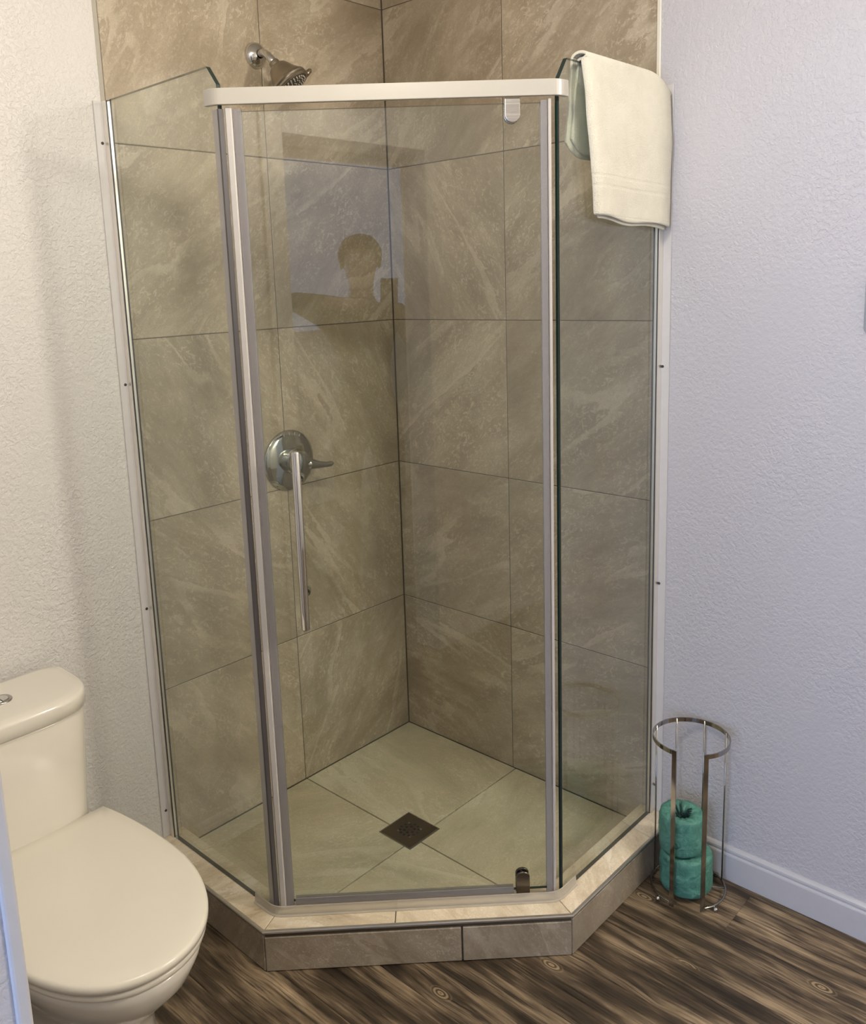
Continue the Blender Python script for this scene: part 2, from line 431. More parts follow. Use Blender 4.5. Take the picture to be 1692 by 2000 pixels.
def box(bm, a, b, bev=0.0, seg=2, mat=0):
    x0, y0, z0 = a; x1, y1, z1 = b
    v = [bm.verts.new(c) for c in ((x0,y0,z0),(x1,y0,z0),(x1,y1,z0),(x0,y1,z0),(x0,y0,z1),(x1,y0,z1),(x1,y1,z1),(x0,y1,z1))]
    fs = [bm.faces.new([v[i] for i in q]) for q in ((0,3,2,1),(4,5,6,7),(0,1,5,4),(1,2,6,5),(2,3,7,6),(3,0,4,7))]
    for f in fs: f.material_index = mat
    if bev > 0:
        es = list({e for f in fs for e in f.edges})
        bmesh.ops.bevel(bm, geom=es, offset=bev, segments=seg, affect='EDGES', profile=0.5)

def prism(bm, pts, z0, z1, bev=0.0, seg=2, mat=0):
    """vertical prism over a counter-clockwise outline"""
    lo = [bm.verts.new((p[0], p[1], z0)) for p in pts]
    hi = [bm.verts.new((p[0], p[1], z1)) for p in pts]
    fs = [bm.faces.new(list(reversed(lo))), bm.faces.new(hi)]
    n = len(pts)
    for i in range(n): fs.append(bm.faces.new((lo[i], lo[(i+1) % n], hi[(i+1) % n], hi[i])))
    for f in fs: f.material_index = mat
    if bev > 0:
        es = list({e for f in fs[:2] for e in f.edges})
        bmesh.ops.bevel(bm, geom=es, offset=bev, segments=seg, affect='EDGES', profile=0.5)

def sweep(bm, pts, profile, closed=False, up=Vector((0, 0, 1)), caps=True, mat=0):
    """profile: list of (a, b): a along side vector, b along up vector; mitred at corners"""
    pts = [Vector(p) for p in pts]; n = len(pts); rings = []
    for i, p in enumerate(pts):
        if closed:
            d0 = (p - pts[i-1]).normalized(); d1 = (pts[(i+1) % n] - p).normalized()
        else:
            d0 = (p - pts[i-1]).normalized() if i else (pts[1] - p).normalized()
            d1 = (pts[i+1] - p).normalized() if i < n-1 else d0
        t = (d0 + d1).normalized()
        side = t.cross(up)
        if side.length < 1e-5: side = t.cross(Vector((1, 0, 0)))
        side.normalize()
        u2 = side.cross(t).normalized()
        k = 1.0 / max(0.35, t.dot(d1))
        rings.append([bm.verts.new(p + side * a * k + u2 * b) for a, b in profile])
    m = len(profile)
    for i in range(n if closed else n - 1):
        r0, r1 = rings[i], rings[(i+1) % n]
        for j in range(m):
            f = bm.faces.new((r0[j], r0[(j+1) % m], r1[(j+1) % m], r1[j])); f.material_index = mat
    if caps and not closed:
        bm.faces.new(list(reversed(rings[0]))).material_index = mat
        bm.faces.new(rings[-1]).material_index = mat

def tube(bm, pts, r, seg=10, closed=False, mat=0, caps=True):
    """round tube, radius may be a list; parallel-transported frame"""
    pts = [Vector(p) for p in pts]; n = len(pts)
    rs = r if isinstance(r, (list, tuple)) else [r] * n
    t0 = (pts[1] - pts[0]).normalized()
    nrm = t0.orthogonal().normalized()
    rings = []; prev = t0
    for i, p in enumerate(pts):
        a = pts[i-1] if (i or closed) else p
        b = pts[(i+1) % n] if (i < n-1 or closed) else p
        t = (b - a).normalized()
        q = prev.rotation_difference(t); nrm = (q @ nrm).normalized(); prev = t
        bi = t.cross(nrm)
        rings.append([bm.verts.new(p + (nrm * math.cos(2*PI*k/seg) + bi * math.sin(2*PI*k/seg)) * rs[i]) for k in range(seg)])
    for i in range(n if closed else n-1):
        r0, r1 = rings[i], rings[(i+1) % n]
        for k in range(seg):
            f = bm.faces.new((r0[k], r0[(k+1) % seg], r1[(k+1) % seg], r1[k])); f.material_index = mat
    if caps and not closed:
        bm.faces.new(list(reversed(rings[0]))).material_index = mat
        bm.faces.new(rings[-1]).material_index = mat

def lathe(bm, prof, mtx, seg=32, mat=0):
    """prof: (radius, height) along local z, placed by mtx"""
    rings = []
    for r, h in prof:
        if r < 1e-6: rings.append([bm.verts.new(mtx @ Vector((0, 0, h)))])
        else: rings.append([bm.verts.new(mtx @ Vector((r*math.cos(2*PI*k/seg), r*math.sin(2*PI*k/seg), h))) for k in range(seg)])
    for a, b in zip(rings, rings[1:]):
        for k in range(seg):
            k2 = (k+1) % seg
            if len(a) == 1 and len(b) == 1: break
            if len(a) == 1: q = (a[0], b[k2], b[k])
            elif len(b) == 1: q = (a[k], a[k2], b[0])
            else: q = (a[k], a[k2], b[k2], b[k])
            bm.faces.new(q).material_index = mat

def frame(loc, zdir, xdir=None):
    z = Vector(zdir).normalized()
    x = Vector(xdir) if xdir is not None else z.orthogonal()
    x = (x - z * x.dot(z)).normalized()
    y = z.cross(x)
    m = Matrix((x, y, z)).transposed().to_4x4(); m.translation = Vector(loc)
    return m

def sphere(bm, c, r, u=16, v=10, mat=0, scale=(1, 1, 1)):
    mtx = Matrix.Translation(Vector(c)) @ Matrix.Diagonal((*scale, 1))
    res = bmesh.ops.create_uvsphere(bm, u_segments=u, v_segments=v, radius=r, matrix=mtx)
    for f in {f for vv in res['verts'] for f in vv.link_faces}: f.material_index = mat

def subsurf(o, lv=2):
    m = o.modifiers.new('Subdivision', 'SUBSURF'); m.levels = lv; m.render_levels = lv

def slab_tile(w, h, t=0.009, bev=0.0012):
    """shared tile mesh in local xy, face at z = 0 (front), body behind"""
    bm = bmesh.new()
    box(bm, (-w/2, -h/2, -t), (w/2, h/2, 0), bev, 1)
    return bm

_tile_cache = {}
def tile(parent, w, h, mtx, mat, vein, name='tile', t=0.009):
    key = (round(w, 4), round(h, 4), mat.name, t)
    if key not in _tile_cache:
        o = obj(name, slab_tile(w, h, t), mat, parent)
        _tile_cache[key] = o.data
    else:
        o = link(bpy.data.objects.new(name, _tile_cache[key]), parent)
    o.matrix_world = mtx
    o['vein'] = float(vein)
    return o

# ================================================================ ROOM SHELL
ZF = 0.0449            # tiled shower floor
ZC = 0.1055            # top of the curb
CEIL = 2.44
XD0, XD1 = -1.87, -1.76   # wall with the doorway
YJ0, YJ1 = -1.957, -1.266  # doorway jambs
S = 0.457
G = -0.922             # plane of the side panes

# ---- left wall (y = 0): painted plaster, proud of the tiles, with a rounded end
bm = bmesh.new()
box(bm, (-4.15, -0.006, 0.0), (-0.926, 0.10, CEIL), 0.0)
es = [e for e in bm.edges if all(abs(v.co.x + 0.926) < 1e-4 and abs(v.co.y + 0.006) < 1e-4 for v in e.verts)]
bmesh.ops.bevel(bm, geom=es, offset=0.005, segments=3, affect='EDGES')
wall_left = obj('wall_left', bm, M['paint_l'], kind='structure')
bm = bmesh.new(); box(bm, (-0.926, 0.0012, 0.0), (0.12, 0.10, CEIL))
obj('grout_bed', bm, M['grout'], wall_left)
bm = bmesh.new(); box(bm, (-0.9258, -0.001, 0.06), (-0.9145, 0.006, CEIL), 0.001, 1)
obj('caulk_joint', bm, M['pale_grout'], wall_left)

# ---- right wall (x = 0)
bm = bmesh.new()
box(bm, (-0.003, -1.530, 0.0), (0.12, -0.9145, CEIL))
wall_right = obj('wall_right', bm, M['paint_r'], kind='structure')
bm = bmesh.new(); box(bm, (0.0012, -0.9145, 0.0), (0.12, 0.0012, CEIL))
obj('grout_bed', bm, M['grout'], wall_right)
bm = bmesh.new(); box(bm, (-0.005, -0.9143, 0.06), (0.004, -0.9030, CEIL), 0.0025, 2)
obj('edge_trim', bm, M['cream'], wall_right)

# ---- wall tiles, one object each
GW = 0.0022
rows = [(ZF, ZF + 0.4607)]
while rows[-1][1] < CEIL - 0.01:
    z = rows[-1][1]; rows.append((z, min(z + S, CEIL)))
D = math.radians
# vein direction per tile as the photograph shows it (angle of the streaks in the tile's own plane)
VL = [[50, 125], [122, 145], [122, 125], [40, 42], [35, 60], [30, 35], [40, 30]]   # left wall rows from the floor: (corner col, outer col)
VR = [[170, 20], [30, 30], [42, 35], [122, 45], [45, 40], [45, 30], [40, 30]]
for k, (z0, z1) in enumerate(rows):
    for c, (a, b) in enumerate(((-0.4585, -0.001), (-0.9140, -0.4585))):
        w = b - a - GW; h = z1 - z0 - GW
        mt = frame(((a+b)/2, 0.0, (z0+z1)/2), (0, -1, 0), (1, 0, 0))
        tile(wall_left, w, h, mt, M['tile'], -D(VL[k][c]))
    for c, (a, b) in enumerate(((-0.4462, -0.001), (-0.9025, -0.4462))):
        w = b - a - GW; h = z1 - z0 - GW
        mt = frame((0.0, (a+b)/2, (z0+z1)/2), (-1, 0, 0), (0, -1, 0))
        tile(wall_right, w, h, mt, M['tile'], -D(VR[k][c]))

# ---- wall with the doorway on the near side, back wall, hall beyond, ceiling
bm = bmesh.new()
box(bm, (XD0, YJ1, 0), (XD1, -0.006, CEIL))
box(bm, (XD0, -3.70, 0), (XD1, YJ0, CEIL))
box(bm, (XD0, YJ0, 2.03), (XD1, YJ1, CEIL))
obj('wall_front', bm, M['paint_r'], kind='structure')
bm = bmesh.new(); box(bm, (XD1, -3.70, 0), (1.15, -3.60, CEIL)); obj('wall_back', bm, M['paint_l'], kind='structure')
bm = bmesh.new(); box(bm, (0.12, -1.530, 0), (1.15, -1.43, CEIL)); obj('wall_return', bm, M['paint_l'], kind='structure')
bm = bmesh.new(); box(bm, (1.05, -3.60, 0), (1.15, -1.53, CEIL)); obj('wall_end', bm, M['paint_l'], kind='structure')
bm = bmesh.new(); box(bm, (-4.15, -5.35, 0), (XD0, -5.25, CEIL)); obj('wall_hall', bm, M['paint_l'], kind='structure')
bm = bmesh.new(); box(bm, (XD0, -5.25, 0), (XD1, -3.70, CEIL)); obj('wall_side', bm, M['paint_l'], kind='structure')
bm = bmesh.new(); box(bm, (-4.25, -5.35, CEIL), (1.20, 0.10, CEIL + 0.08)); obj('ceiling', bm, M['ceiling'], kind='structure')
# far wall of the hall with two window openings
bm = bmesh.new()
W1 = (-2.60, -0.95, 0.22, 2.28); W2 = (-5.15, -2.80, 1.18, 2.42)
box(bm, (-4.25, -5.25, 0), (-4.10, W2[0], CEIL)); box(bm, (-4.25, W2[1], 0), (-4.10, W1[0], CEIL))
box(bm, (-4.25, W1[1], 0), (-4.10, -0.006, CEIL))
for w in (W1, W2):
    box(bm, (-4.25, w[0], 0), (-4.10, w[1], w[2])); box(bm, (-4.25, w[0], w[3]), (-4.10, w[1], CEIL))
obj('wall_far', bm, M['paint_l'], kind='structure')
for i, w in enumerate((W1, W2)):
    bm = bmesh.new()
    t = 0.05
    box(bm, (-4.15, w[0], w[2]), (-4.08, w[0]+t, w[3]), 0.004); box(bm, (-4.15, w[1]-t, w[2]), (-4.08, w[1], w[3]), 0.004)
    box(bm, (-4.15, w[0]+t, w[2]), (-4.08, w[1]-t, w[2]+t), 0.004); box(bm, (-4.15, w[0]+t, w[3]-t), (-4.08, w[1]-t, w[3]), 0.004)
    wo = obj('window_%d' % (i+1), bm, M['trim'], kind='structure')
    bm = bmesh.new(); box(bm, (-4.13, w[0]+t, w[2]+t), (-4.125, w[1]-t, w[3]-t))
    obj('pane', bm, M['sheer'], wo)
# door casing, both faces, and the reveal lining
def casing(x0, x1):
    bm = bmesh.new()
    cw = 0.085
    box(bm, (x0, YJ1 - 0.004, 0), (x1, YJ1 + cw, 2.035 + cw), 0.003)
    box(bm, (x0, YJ0 - cw, 0), (x1, YJ0 + 0.004, 2.035 + cw), 0.003)
    box(bm, (x0, YJ0 + 0.004, 2.026), (x1, YJ1 - 0.004, 2.035 + cw), 0.003)
    return bm
obj('trim_1', casing(XD1, XD1 + 0.013), M['trim_cool_light'], kind='structure')
obj('trim_2', casing(XD0 - 0.013, XD0), M['trim'], kind='structure')

# ---- floor: dark sub-floor with individual vinyl planks on it
bm = bmesh.new(); box(bm, (-4.25, -5.35, -0.06), (1.20, 0.10, -0.0035))
floor = obj('floor', bm, M['joint'], kind='structure')
PW = 0.1525
PL = 1.83
def plank(x0, x1, y0, y1):
    key = ('plank', round(x1-x0, 3), round(y1-y0, 3))
    w, l = x1-x0-0.0006, y1-y0-0.0004
    if key not in _tile_cache:
        bm = bmesh.new(); box(bm, (-w/2, -l/2, -0.0035), (w/2, l/2, 0.0), 0.0003, 1)
        o = obj('plank', bm, M['plank'], floor); _tile_cache[key] = o.data
    else:
        o = link(bpy.data.objects.new('plank', _tile_cache[key]), floor)
    o.location = ((x0+x1)/2, (y0+y1)/2, 0)
x = -0.0365
k = 0
stag = [0.35, 0.95, 0.12, 0.68, 0.22, 0.85, 0.5]
while x > XD1 - 0.02:
    x0 = max(x - PW, XD0)
    y = -0.02 + stag[k % 7] * PL
    while y > -3.62:
        y1 = min(y, -0.0); y0 = max(y - PL, -3.60)
        if y1 - y0 > 0.05: plank(x0, x, y0, y1)
        y -= PL
    x -= PW; k += 1
plank(-0.0365, -0.003, -3.60, -2.60); plank(-0.0365, -0.003, -2.60, -1.60); plank(-0.0365, -0.003, -1.60, -0.95)
bm = bmesh.new(); box(bm, (-4.10, -5.25, -0.0035), (XD0, -0.006, 0.0)); obj('hall_floor', bm, M['plank'], floor)
bm = bmesh.new(); box(bm, (-0.003, -3.60, -0.0035), (1.05, -1.530, 0.0)); obj('alcove_floor', bm, M['plank'], floor)

# ---- baseboards (stepped profile)
prof = [(0.0, 0.0), (0.0125, 0.0), (0.0125, 0.069), (0.0115, 0.0725), (0.0085, 0.0745), (0.0085, 0.0775), (0.0105, 0.080), (0.0100, 0.0855), (0.0065, 0.090), (0.0025, 0.092), (0.0, 0.092)]
def baseboard(name, p0, p1):
    bm = bmesh.new(); sweep(bm, [p0, p1], prof); return obj(name, bm, M['trim_cool_light'], kind='structure')
baseboard('baseboard_right', (-0.003, -1.530, 0.0005), (-0.003, -0.992, 0.0005)).data
bb = bpy.data.objects['baseboard_right']
bm = bmesh.new(); sweep(bm, [(-0.003, -0.992, 0.0005), (-0.003, -1.530, 0.0005)], [(a, b) for a, b in prof])
bm.to_mesh(bb.data); bm.free()
bm = bmesh.new(); sweep(bm, [(-1.75, -0.006, 0.0005), (-0.99, -0.006, 0.0005)], prof)
obj('baseboard_left', bm, M['trim'], kind='structure')

# ================================================================ SHOWER BASE
base = thing('shower_tray', 'tiled shower base with a low cream stone curb cut across its corner', 'shower base', (0, 0, 0))
A, B = -0.9835, -0.4870       # outer curb plane and where the cut begins
outer = [(A, 0.0), (A, B), (B, A), (0.0, A)]
IN = -0.8865
BI = -0.4460
inner = [(IN, 0.0), (IN, BI), (BI, IN), (0.0, IN)]
# core of the curb, seen as the dark joints
bm = bmesh.new()
def ring_prism(bm, o, i, z0, z1):
    n = len(o)
    for k in range(n-1):
        prism(bm, [i[k], o[k], o[k+1], i[k+1]], z0, z1)
inset = 0.0065
o2 = [(A+inset, -0.0), (A+inset, B+inset*.414), (B+inset*.414, A+inset), (0.0, A+inset)]
ring_prism(bm, o2, [(IN+.004, 0), (IN+.004, BI), (BI, IN+.004), (0, IN+.004)], 0.0, ZC - 0.007)
prism(bm, [(-0.002, -0.002), (IN, -0.002), (IN, BI), (BI, IN), (-0.002, IN)], 0.0, ZF - 0.006)
obj('mortar_bed', bm, M['grout'], base)
# top tiles with mitred corners, and a straight joint on the front run and the right run
def lerp(a, b, t): return (a[0] + (b[0]-a[0])*t, a[1] + (b[1]-a[1])*t)
def poly_tile(pts, z0, z1, mat, vein, name='curb_tile', shrink=0.0010):
    cx = sum(p[0] for p in pts)/len(pts); cy = sum(p[1] for p in pts)/len(pts)
    q = []
    for p in pts:
        d = Vector((cx-p[0], cy-p[1])); d = d.normalized()*shrink if d.length else d
        q.append((p[0]-cx+d.x, p[1]-cy+d.y))
    bm = bmesh.new(); prism(bm, q, z0, z1, 0.001, 1)
    o = obj(name, bm, mat, base); o.location = (cx, cy, 0); o['vein'] = float(vein)
    return o
ot = [(A+.003, -.001), (A+.003, B+.0012), (B+.0012, A+.003), (-.004, A+.003)]
tf = 0.424
segs = [(0, 0.0, 1.0), (1, 0.0, tf), (1, tf, 1.0), (2, 0.0, 0.76), (2, 0.76, 1.0)]
for n_, (k, t0, t1) in enumerate(segs):
    poly_tile([lerp(inner[k], inner[k+1], t0), lerp(ot[k], ot[k+1], t0), lerp(ot[k], ot[k+1], t1), lerp(inner[k], inner[k+1], t1)],
              ZC-.007, ZC, M['curb_top'], D(20+40*n_))
# inner upstand of the curb
for k in range(3):
    p0, p1 = inner[k], inner[k+1]
    ip = [(IN+.004, -.001), (IN+.004, BI+.0017), (BI+.0017, IN+.004), (-.004, IN+.004)]
    poly_tile([p0, p1, ip[k+1], ip[k]], ZF-.004, ZC-.008, M['curb_top'], 0, 'upstand_tile', 0.0003)
# outer face tiles
def face_tile(p0, p1, z0, z1, vein):
    p0, p1 = Vector((*p0, 0)), Vector((*p1, 0))
    d = (p1-p0); w = d.length - 0.004
    nrm = Vector((d.y, -d.x, 0)).normalized()
    mid = (p0+p1)/2
    mt = frame((mid.x, mid.y, (z0+z1)/2), -nrm if (nrm.x + nrm.y) > 0 else nrm, d if (nrm.x+nrm.y) <= 0 else -d)
    return tile(base, w, z1-z0, mt, M['curb_face'], vein, 'face_tile', 0.0062)
fo = [(A, -0.002), (A, B), (B, A), (-0.004, A)]
face_tile(fo[0], fo[1], 0.002, ZC-.0125, D(120))
ff = 0.640
face_tile(fo[1], lerp(fo[1], fo[2], ff), 0.002, ZC-.0175, D(40)); face_tile(lerp(fo[1], fo[2], ff), fo[2], 0.002, ZC-.0175, D(60))
face_tile(fo[2], fo[3], 0.002, ZC-.0125, D(60))
# metal edge strip along the outer top edge
bm = bmesh.new()
sweep(bm, [(A-.0005, -0.001, ZC-.0015), (A-.0005, B-.0002, ZC-.0015), (B-.0002, A-.0005, ZC-.0015), (-0.004, A-.0005, ZC-.0015)],
      [(-.0045, -.0040), (.0022, -.0040), (.0028, 0.0), (.0015, .0024), (-.0045, .0024)])
obj('edge_strip', bm, M['strip'], base)
# floor tiles: four big tiles cut to the pan, meeting at the drain
JX, JY = -0.4555, -0.4575
pan = [(IN+.005, -.002), (IN+.005, BI+.002), (BI+.002, IN+.005), (-.002, IN+.005), (-.002, -.002)]
def clip(poly, ax, val, keep_greater):
    out = []
    n = len(poly)
    ins = lambda p: (p[ax] >= val) if keep_greater else (p[ax] <= val)
    for i in range(n):
        a, b = poly[i], poly[(i+1) % n]
        if ins(a): out.append(a)
        if ins(a) != ins(b):
            t = (val - a[ax])/(b[ax]-a[ax]); out.append(lerp(a, b, t))
    return out
for i, (gx, gy) in enumerate(((1, 1), (0, 1), (1, 0), (0, 0))):
    q = clip(pan, 0, JX + (.0016 if gx else -.0016), bool(gx))
    q = clip(q, 1, JY + (.0016 if gy else -.0016), bool(gy))
    area = sum(q[j][0]*q[(j+1) % len(q)][1]-q[(j+1) % len(q)][0]*q[j][1] for j in range(len(q)))
    if area < 0: q.reverse()
    poly_tile(q, ZF-.006, ZF, M['floor_tile'], D((100, 35, 170, 80)[i]), 'floor_tile', 0.0003)

# drain: square steel grate
DC = Vector((-0.4400, -0.4220)); DH = 0.0580
drain = thing('shower_drain', 'small square steel drain grate set in the tiled shower floor', 'drain', (DC.x, DC.y, ZF))
bm = bmesh.new()
box(bm, (-DH-.002, -DH-.002, -0.001), (DH+.002, DH+.002, 0.0014), 0.0006, 1)
obj('rim', bm, M['steel'], drain)
bm = bmesh.new(); box(bm, (-DH+.002, -DH+.002, 0.0010), (DH-.002, DH-.002, 0.0026), 0.0006, 1)
obj('grate', bm, M['drain'], drain)
bm = bmesh.new()
for r_, n_ in ((0.026, 12), (0.014, 6)):
    for k in range(n_):
        a = 2*PI*(k+.3)/n_
        lathe(bm, [(0.0, 0.0029), (0.0046, 0.0029), (0.0046, 0.0024)], Matrix.Translation((r_*math.cos(a), r_*math.sin(a), 0)), 10)
h = obj('drain_holes', bm, M['hole'], drain); h['kind'] = 'stuff'
bm = bmesh.new()
for k in range(4):
    a = PI/4 + k*PI/2
    lathe(bm, [(0.0, 0.0034), (0.0030, 0.0032), (0.0034, 0.0026)], Matrix.Translation((0.031*math.cos(a), 0.031*math.sin(a), 0)), 10)
h = obj('grate_screws', bm, M['steel'], drain); h['kind'] = 'stuff'

# ================================================================ SHOWER ENCLOSURE
enc = thing('shower_enclosure', 'glass corner shower enclosure with an angled door and a white top rail', 'shower enclosure', (A, B, ZC))
enc.location = (0, 0, 0)
GT = 0.008
TOP = 1.964
def pane_mesh(outline, t, mtx):
    """outline in local (u, z) plane, extruded by thickness along local w; edge faces take material 1"""
    bm = bmesh.new()
    f0 = [bm.verts.new(mtx @ Vector((u, -t/2, z))) for u, z in outline]
    f1 = [bm.verts.new(mtx @ Vector((u, t/2, z))) for u, z in outline]
    bm.faces.new(f0); bm.faces.new(list(reversed(f1)))
    n = len(outline)
    for i in range(n):
        f = bm.faces.new((f0[i], f1[i], f1[(i+1) % n], f0[(i+1) % n])); f.material_index = 1
    return bm
YG = -0.4585                  # free vertical edge of the left pane
XG = -0.4420                  # free vertical edge of the right pane
ol = [(-0.010, ZC+.001), (YG, ZC+.001), (YG, 1.926), (YG+.030, TOP), (-0.010, TOP)]
ml = Matrix.Translation((G, 0, 0)) @ Matrix(((0, 1, 0, 0), (1, 0, 0, 0), (0, 0, 1, 0), (0, 0, 0, 1)))
lp = obj('fixed_pane', pane_mesh(ol, 0.010, ml), [M['glass'], M['glass_edge']], enc)
olr = [(XG, ZC+.001), (-0.010, ZC+.001), (-0.010, TOP), (XG+.030, TOP), (XG, 1.920)]
mr = Matrix.Translation((0, G, 0))
obj('fixed_pane', pane_mesh(olr, 0.010, mr), [M['glass'], M['glass_edge']], enc)

# wall channels with a flat screwed flange
def wall_profile(left):
    bm = bmesh.new()
    z0, z1 = ZC+.0005, TOP
    if left:
        box(bm, (-0.9500, -0.0100, z0), (-0.9150, -0.0062, z1), 0.0008, 1)
    else:
        box(bm, (-0.0068, -0.9500, z0), (-0.0032, -0.9150, z1), 0.0008, 1)
    o = obj('wall_flange', bm, M['paint_flat'], enc)
    bm = bmesh.new()
    if left: box(bm, (G-.0078, -0.0270, z0), (G+.0078, -0.0100, z1), 0.0008, 1)
    else: box(bm, (-0.0270, G-.0078, z0), (-0.0068, G+.0078, z1), 0.0008, 1)
    obj('glass_channel', bm, M['channel'], o)
    bm = bmesh.new()
    for q in (-1, 1):
        if left: box(bm, (G+q*.0052-.0010, -0.0300, z0), (G+q*.0052+.0010, -0.0271, z1), 0.0003, 1)
        else: box(bm, (-0.0300, G+q*.0052-.0010, z0), (-0.0271, G+q*.0052+.0010, z1), 0.0003, 1)
    obj('gasket', bm, M['pvc_dark'], o)
    zs = (0.181, 0.744, 1.314, 1.872) if left else (0.181, 0.750, 1.309, 1.872)
    for z in zs:
        bm = bmesh.new()
        mt = frame((-0.9365, -0.0100, z), (0, -1, 0)) if left else frame((-0.0068, -0.9330, z), (-1, 0, 0))
        lathe(bm, [(0.0036, 0.0), (0.0034, 0.0010), (0.0016, 0.0014), (0.0, 0.0008)], mt, 12)
        obj('screw', bm, M['rust'], o)
    return o
wall_profile(True); wall_profile(False)

# white top rail wrapping round the two angled corners
R45 = Vector((1, 1, 0)).normalized()
def bend(pts, r=0.022, n=6):
    pts = [Vector(p) for p in pts]; out = [pts[0]]
    for i in range(1, len(pts)-1):
        a, p, b = pts[i-1], pts[i], pts[i+1]
        d0 = (a-p).normalized(); d1 = (b-p).normalized()
        for k in range(n+1):
            t = k/n
            q0 = p + d0*r; q1 = p + d1*r
            out.append(q0*(1-t)**2 + p*2*t*(1-t) + q1*t*t)
    out.append(pts[-1]); return out
RX = -0.9335
zr = 1.9025
cl = -1.370 - 0.0165                     # x + y of the diagonal run, outside the door glass
path = bend([(RX, -0.4300, zr), (RX, cl-RX, zr), (cl-RX, RX, zr), (-0.4245, RX, zr)], 0.016)
bm = bmesh.new(); sweep(bm, path, [(-.0055, -.0155), (.0055, -.0155), (.0055, .0155), (-.0055, .0155)])
rail = obj('top_rail', bm, M['rail'], enc, smooth=False)
bv = rail.modifiers.new('Bevel', 'BEVEL'); bv.width = 0.0012; bv.segments = 2; bv.limit_method = 'ANGLE'; bv.angle_limit = D(40)

# clear water-dam strip bent along the curb
path = bend([(-0.9350, -0.3950, ZC), (-0.9350, -0.4690, ZC), (-0.4700, -0.9330, ZC), (-0.3960, -0.9330, ZC)], 0.02)
bm = bmesh.new()
sweep(bm, path, [(.0060, 0.0004), (.0062, .0020), (.0022, .0040), (.0006, .0235), (-.0012, .0240), (-.0010, .0030), (-.0060, .0018), (-.0060, .0004)])
dam = obj('threshold_strip', bm, M['plastic2'], enc)

# ---- the door, hung on two pivots
DS = 2**.5
def dpt(s, off, z):        # point on the door: s along it from the left corner, off = outward
    return Vector((-0.915 + s/DS - off/DS, -0.455 - s/DS - off/DS, z))
dmt = frame(dpt(0, 0, 0), Vector((-1, -1, 0)), Vector((1, -1, 0)))   # local x along door, z outward
dmt = Matrix.Translation(dpt(0, 0, 0)) @ Matrix(((1/DS, 1/DS, 0, 0), (-1/DS, 1/DS, 0, 0), (0, 0, 1, 0), (0, 0, 0, 1)))
# local: x along door, y inward, z up
S0, S1 = 0.030, 0.642
DZ0, DZ1 = 0.1255, 1.876
do = [(S0, DZ0), (S1, DZ0), (S1, DZ1), (S0, DZ1)]
door = obj('door', pane_mesh(do, GT, dmt), [M['glass'], M['glass_edge']], enc)
door['label'] = 'hinged glass shower door'
def dbox(bm, x0, x1, y0, y1, z0, z1, bev=0.0006, mat=0):
    b2 = bmesh.new(); box(b2, (x0, y0, z0), (x1, y1, z1), bev, 1, mat)
    b2.transform(dmt)
    me = bpy.data.meshes.new('t'); b2.to_mesh(me); b2.free(); bm.from_mesh(me); bpy.data.meshes.remove(me)
# left vertical seal: vinyl wings and a white magnetic bead
bm = bmesh.new(); dbox(bm, 0.0215, 0.038, -.0062, -.0046, DZ0-.016, DZ1+.004); dbox(bm, 0.0215, 0.038, .0046, .0062, DZ0-.016, DZ1+.004); dbox(bm, .0215, .0235, -.0046, .0046, DZ0-.016, DZ1+.004)
obj('edge_seal', bm, M['plastic'], door)
bm = bmesh.new(); dbox(bm, 0.0060, 0.0205, -.0085, .0020, ZC+.003, DZ1+.008, 0.0025); obj('magnet_strip', bm, M['pvc'], door)
bm = bmesh.new(); dbox(bm, S1-.012, S1+.001, -.0062, -.0046, DZ0-.016, DZ1+.004); dbox(bm, S1-.012, S1+.001, .0046, .0062, DZ0-.016, DZ1+.004); dbox(bm, S1+.0005, S1+.0018, -.0046, .0046, DZ0-.016, DZ1+.004)
obj('edge_seal', bm, M['plastic'], door)
bm = bmesh.new(); dbox(bm, S0+.012, 0.552, -.0062, -.0046, DZ0-.008, DZ0+.009); dbox(bm, S0+.012, 0.552, .0046, .0062, DZ0-.008, DZ0+.009); dbox(bm, S0+.012, .552, -.003, .004, DZ0-.011, DZ0-.0005)
obj('bottom_seal', bm, M['plastic'], door)
# strips fixed on the free edges of the side panes
bm = bmesh.new(); box(bm, (G-.0070, YG-.0005, ZC+.002), (G-.0054, YG+.016, 1.880), 0.0005, 1); box(bm, (G+.0054, YG-.0005, ZC+.002), (G+.0070, YG+.016, 1.880), 0.0005, 1)
obj('pane_seal', bm, M['plastic'], enc)
bm = bmesh.new(); box(bm, (G-.0075, YG-.0052, ZC+.002), (G+.0050, YG-.0006, 1.880), 0.0008, 1)
obj('magnet_strip', bm, M['pvc_dark'], enc)
bm = bmesh.new(); dbox(bm, S1+.0032, S1+.0095, -.0070, .0030, ZC+.003, DZ1+.008, 0.0015); obj('jamb_strip', bm, M['pvc'], enc)
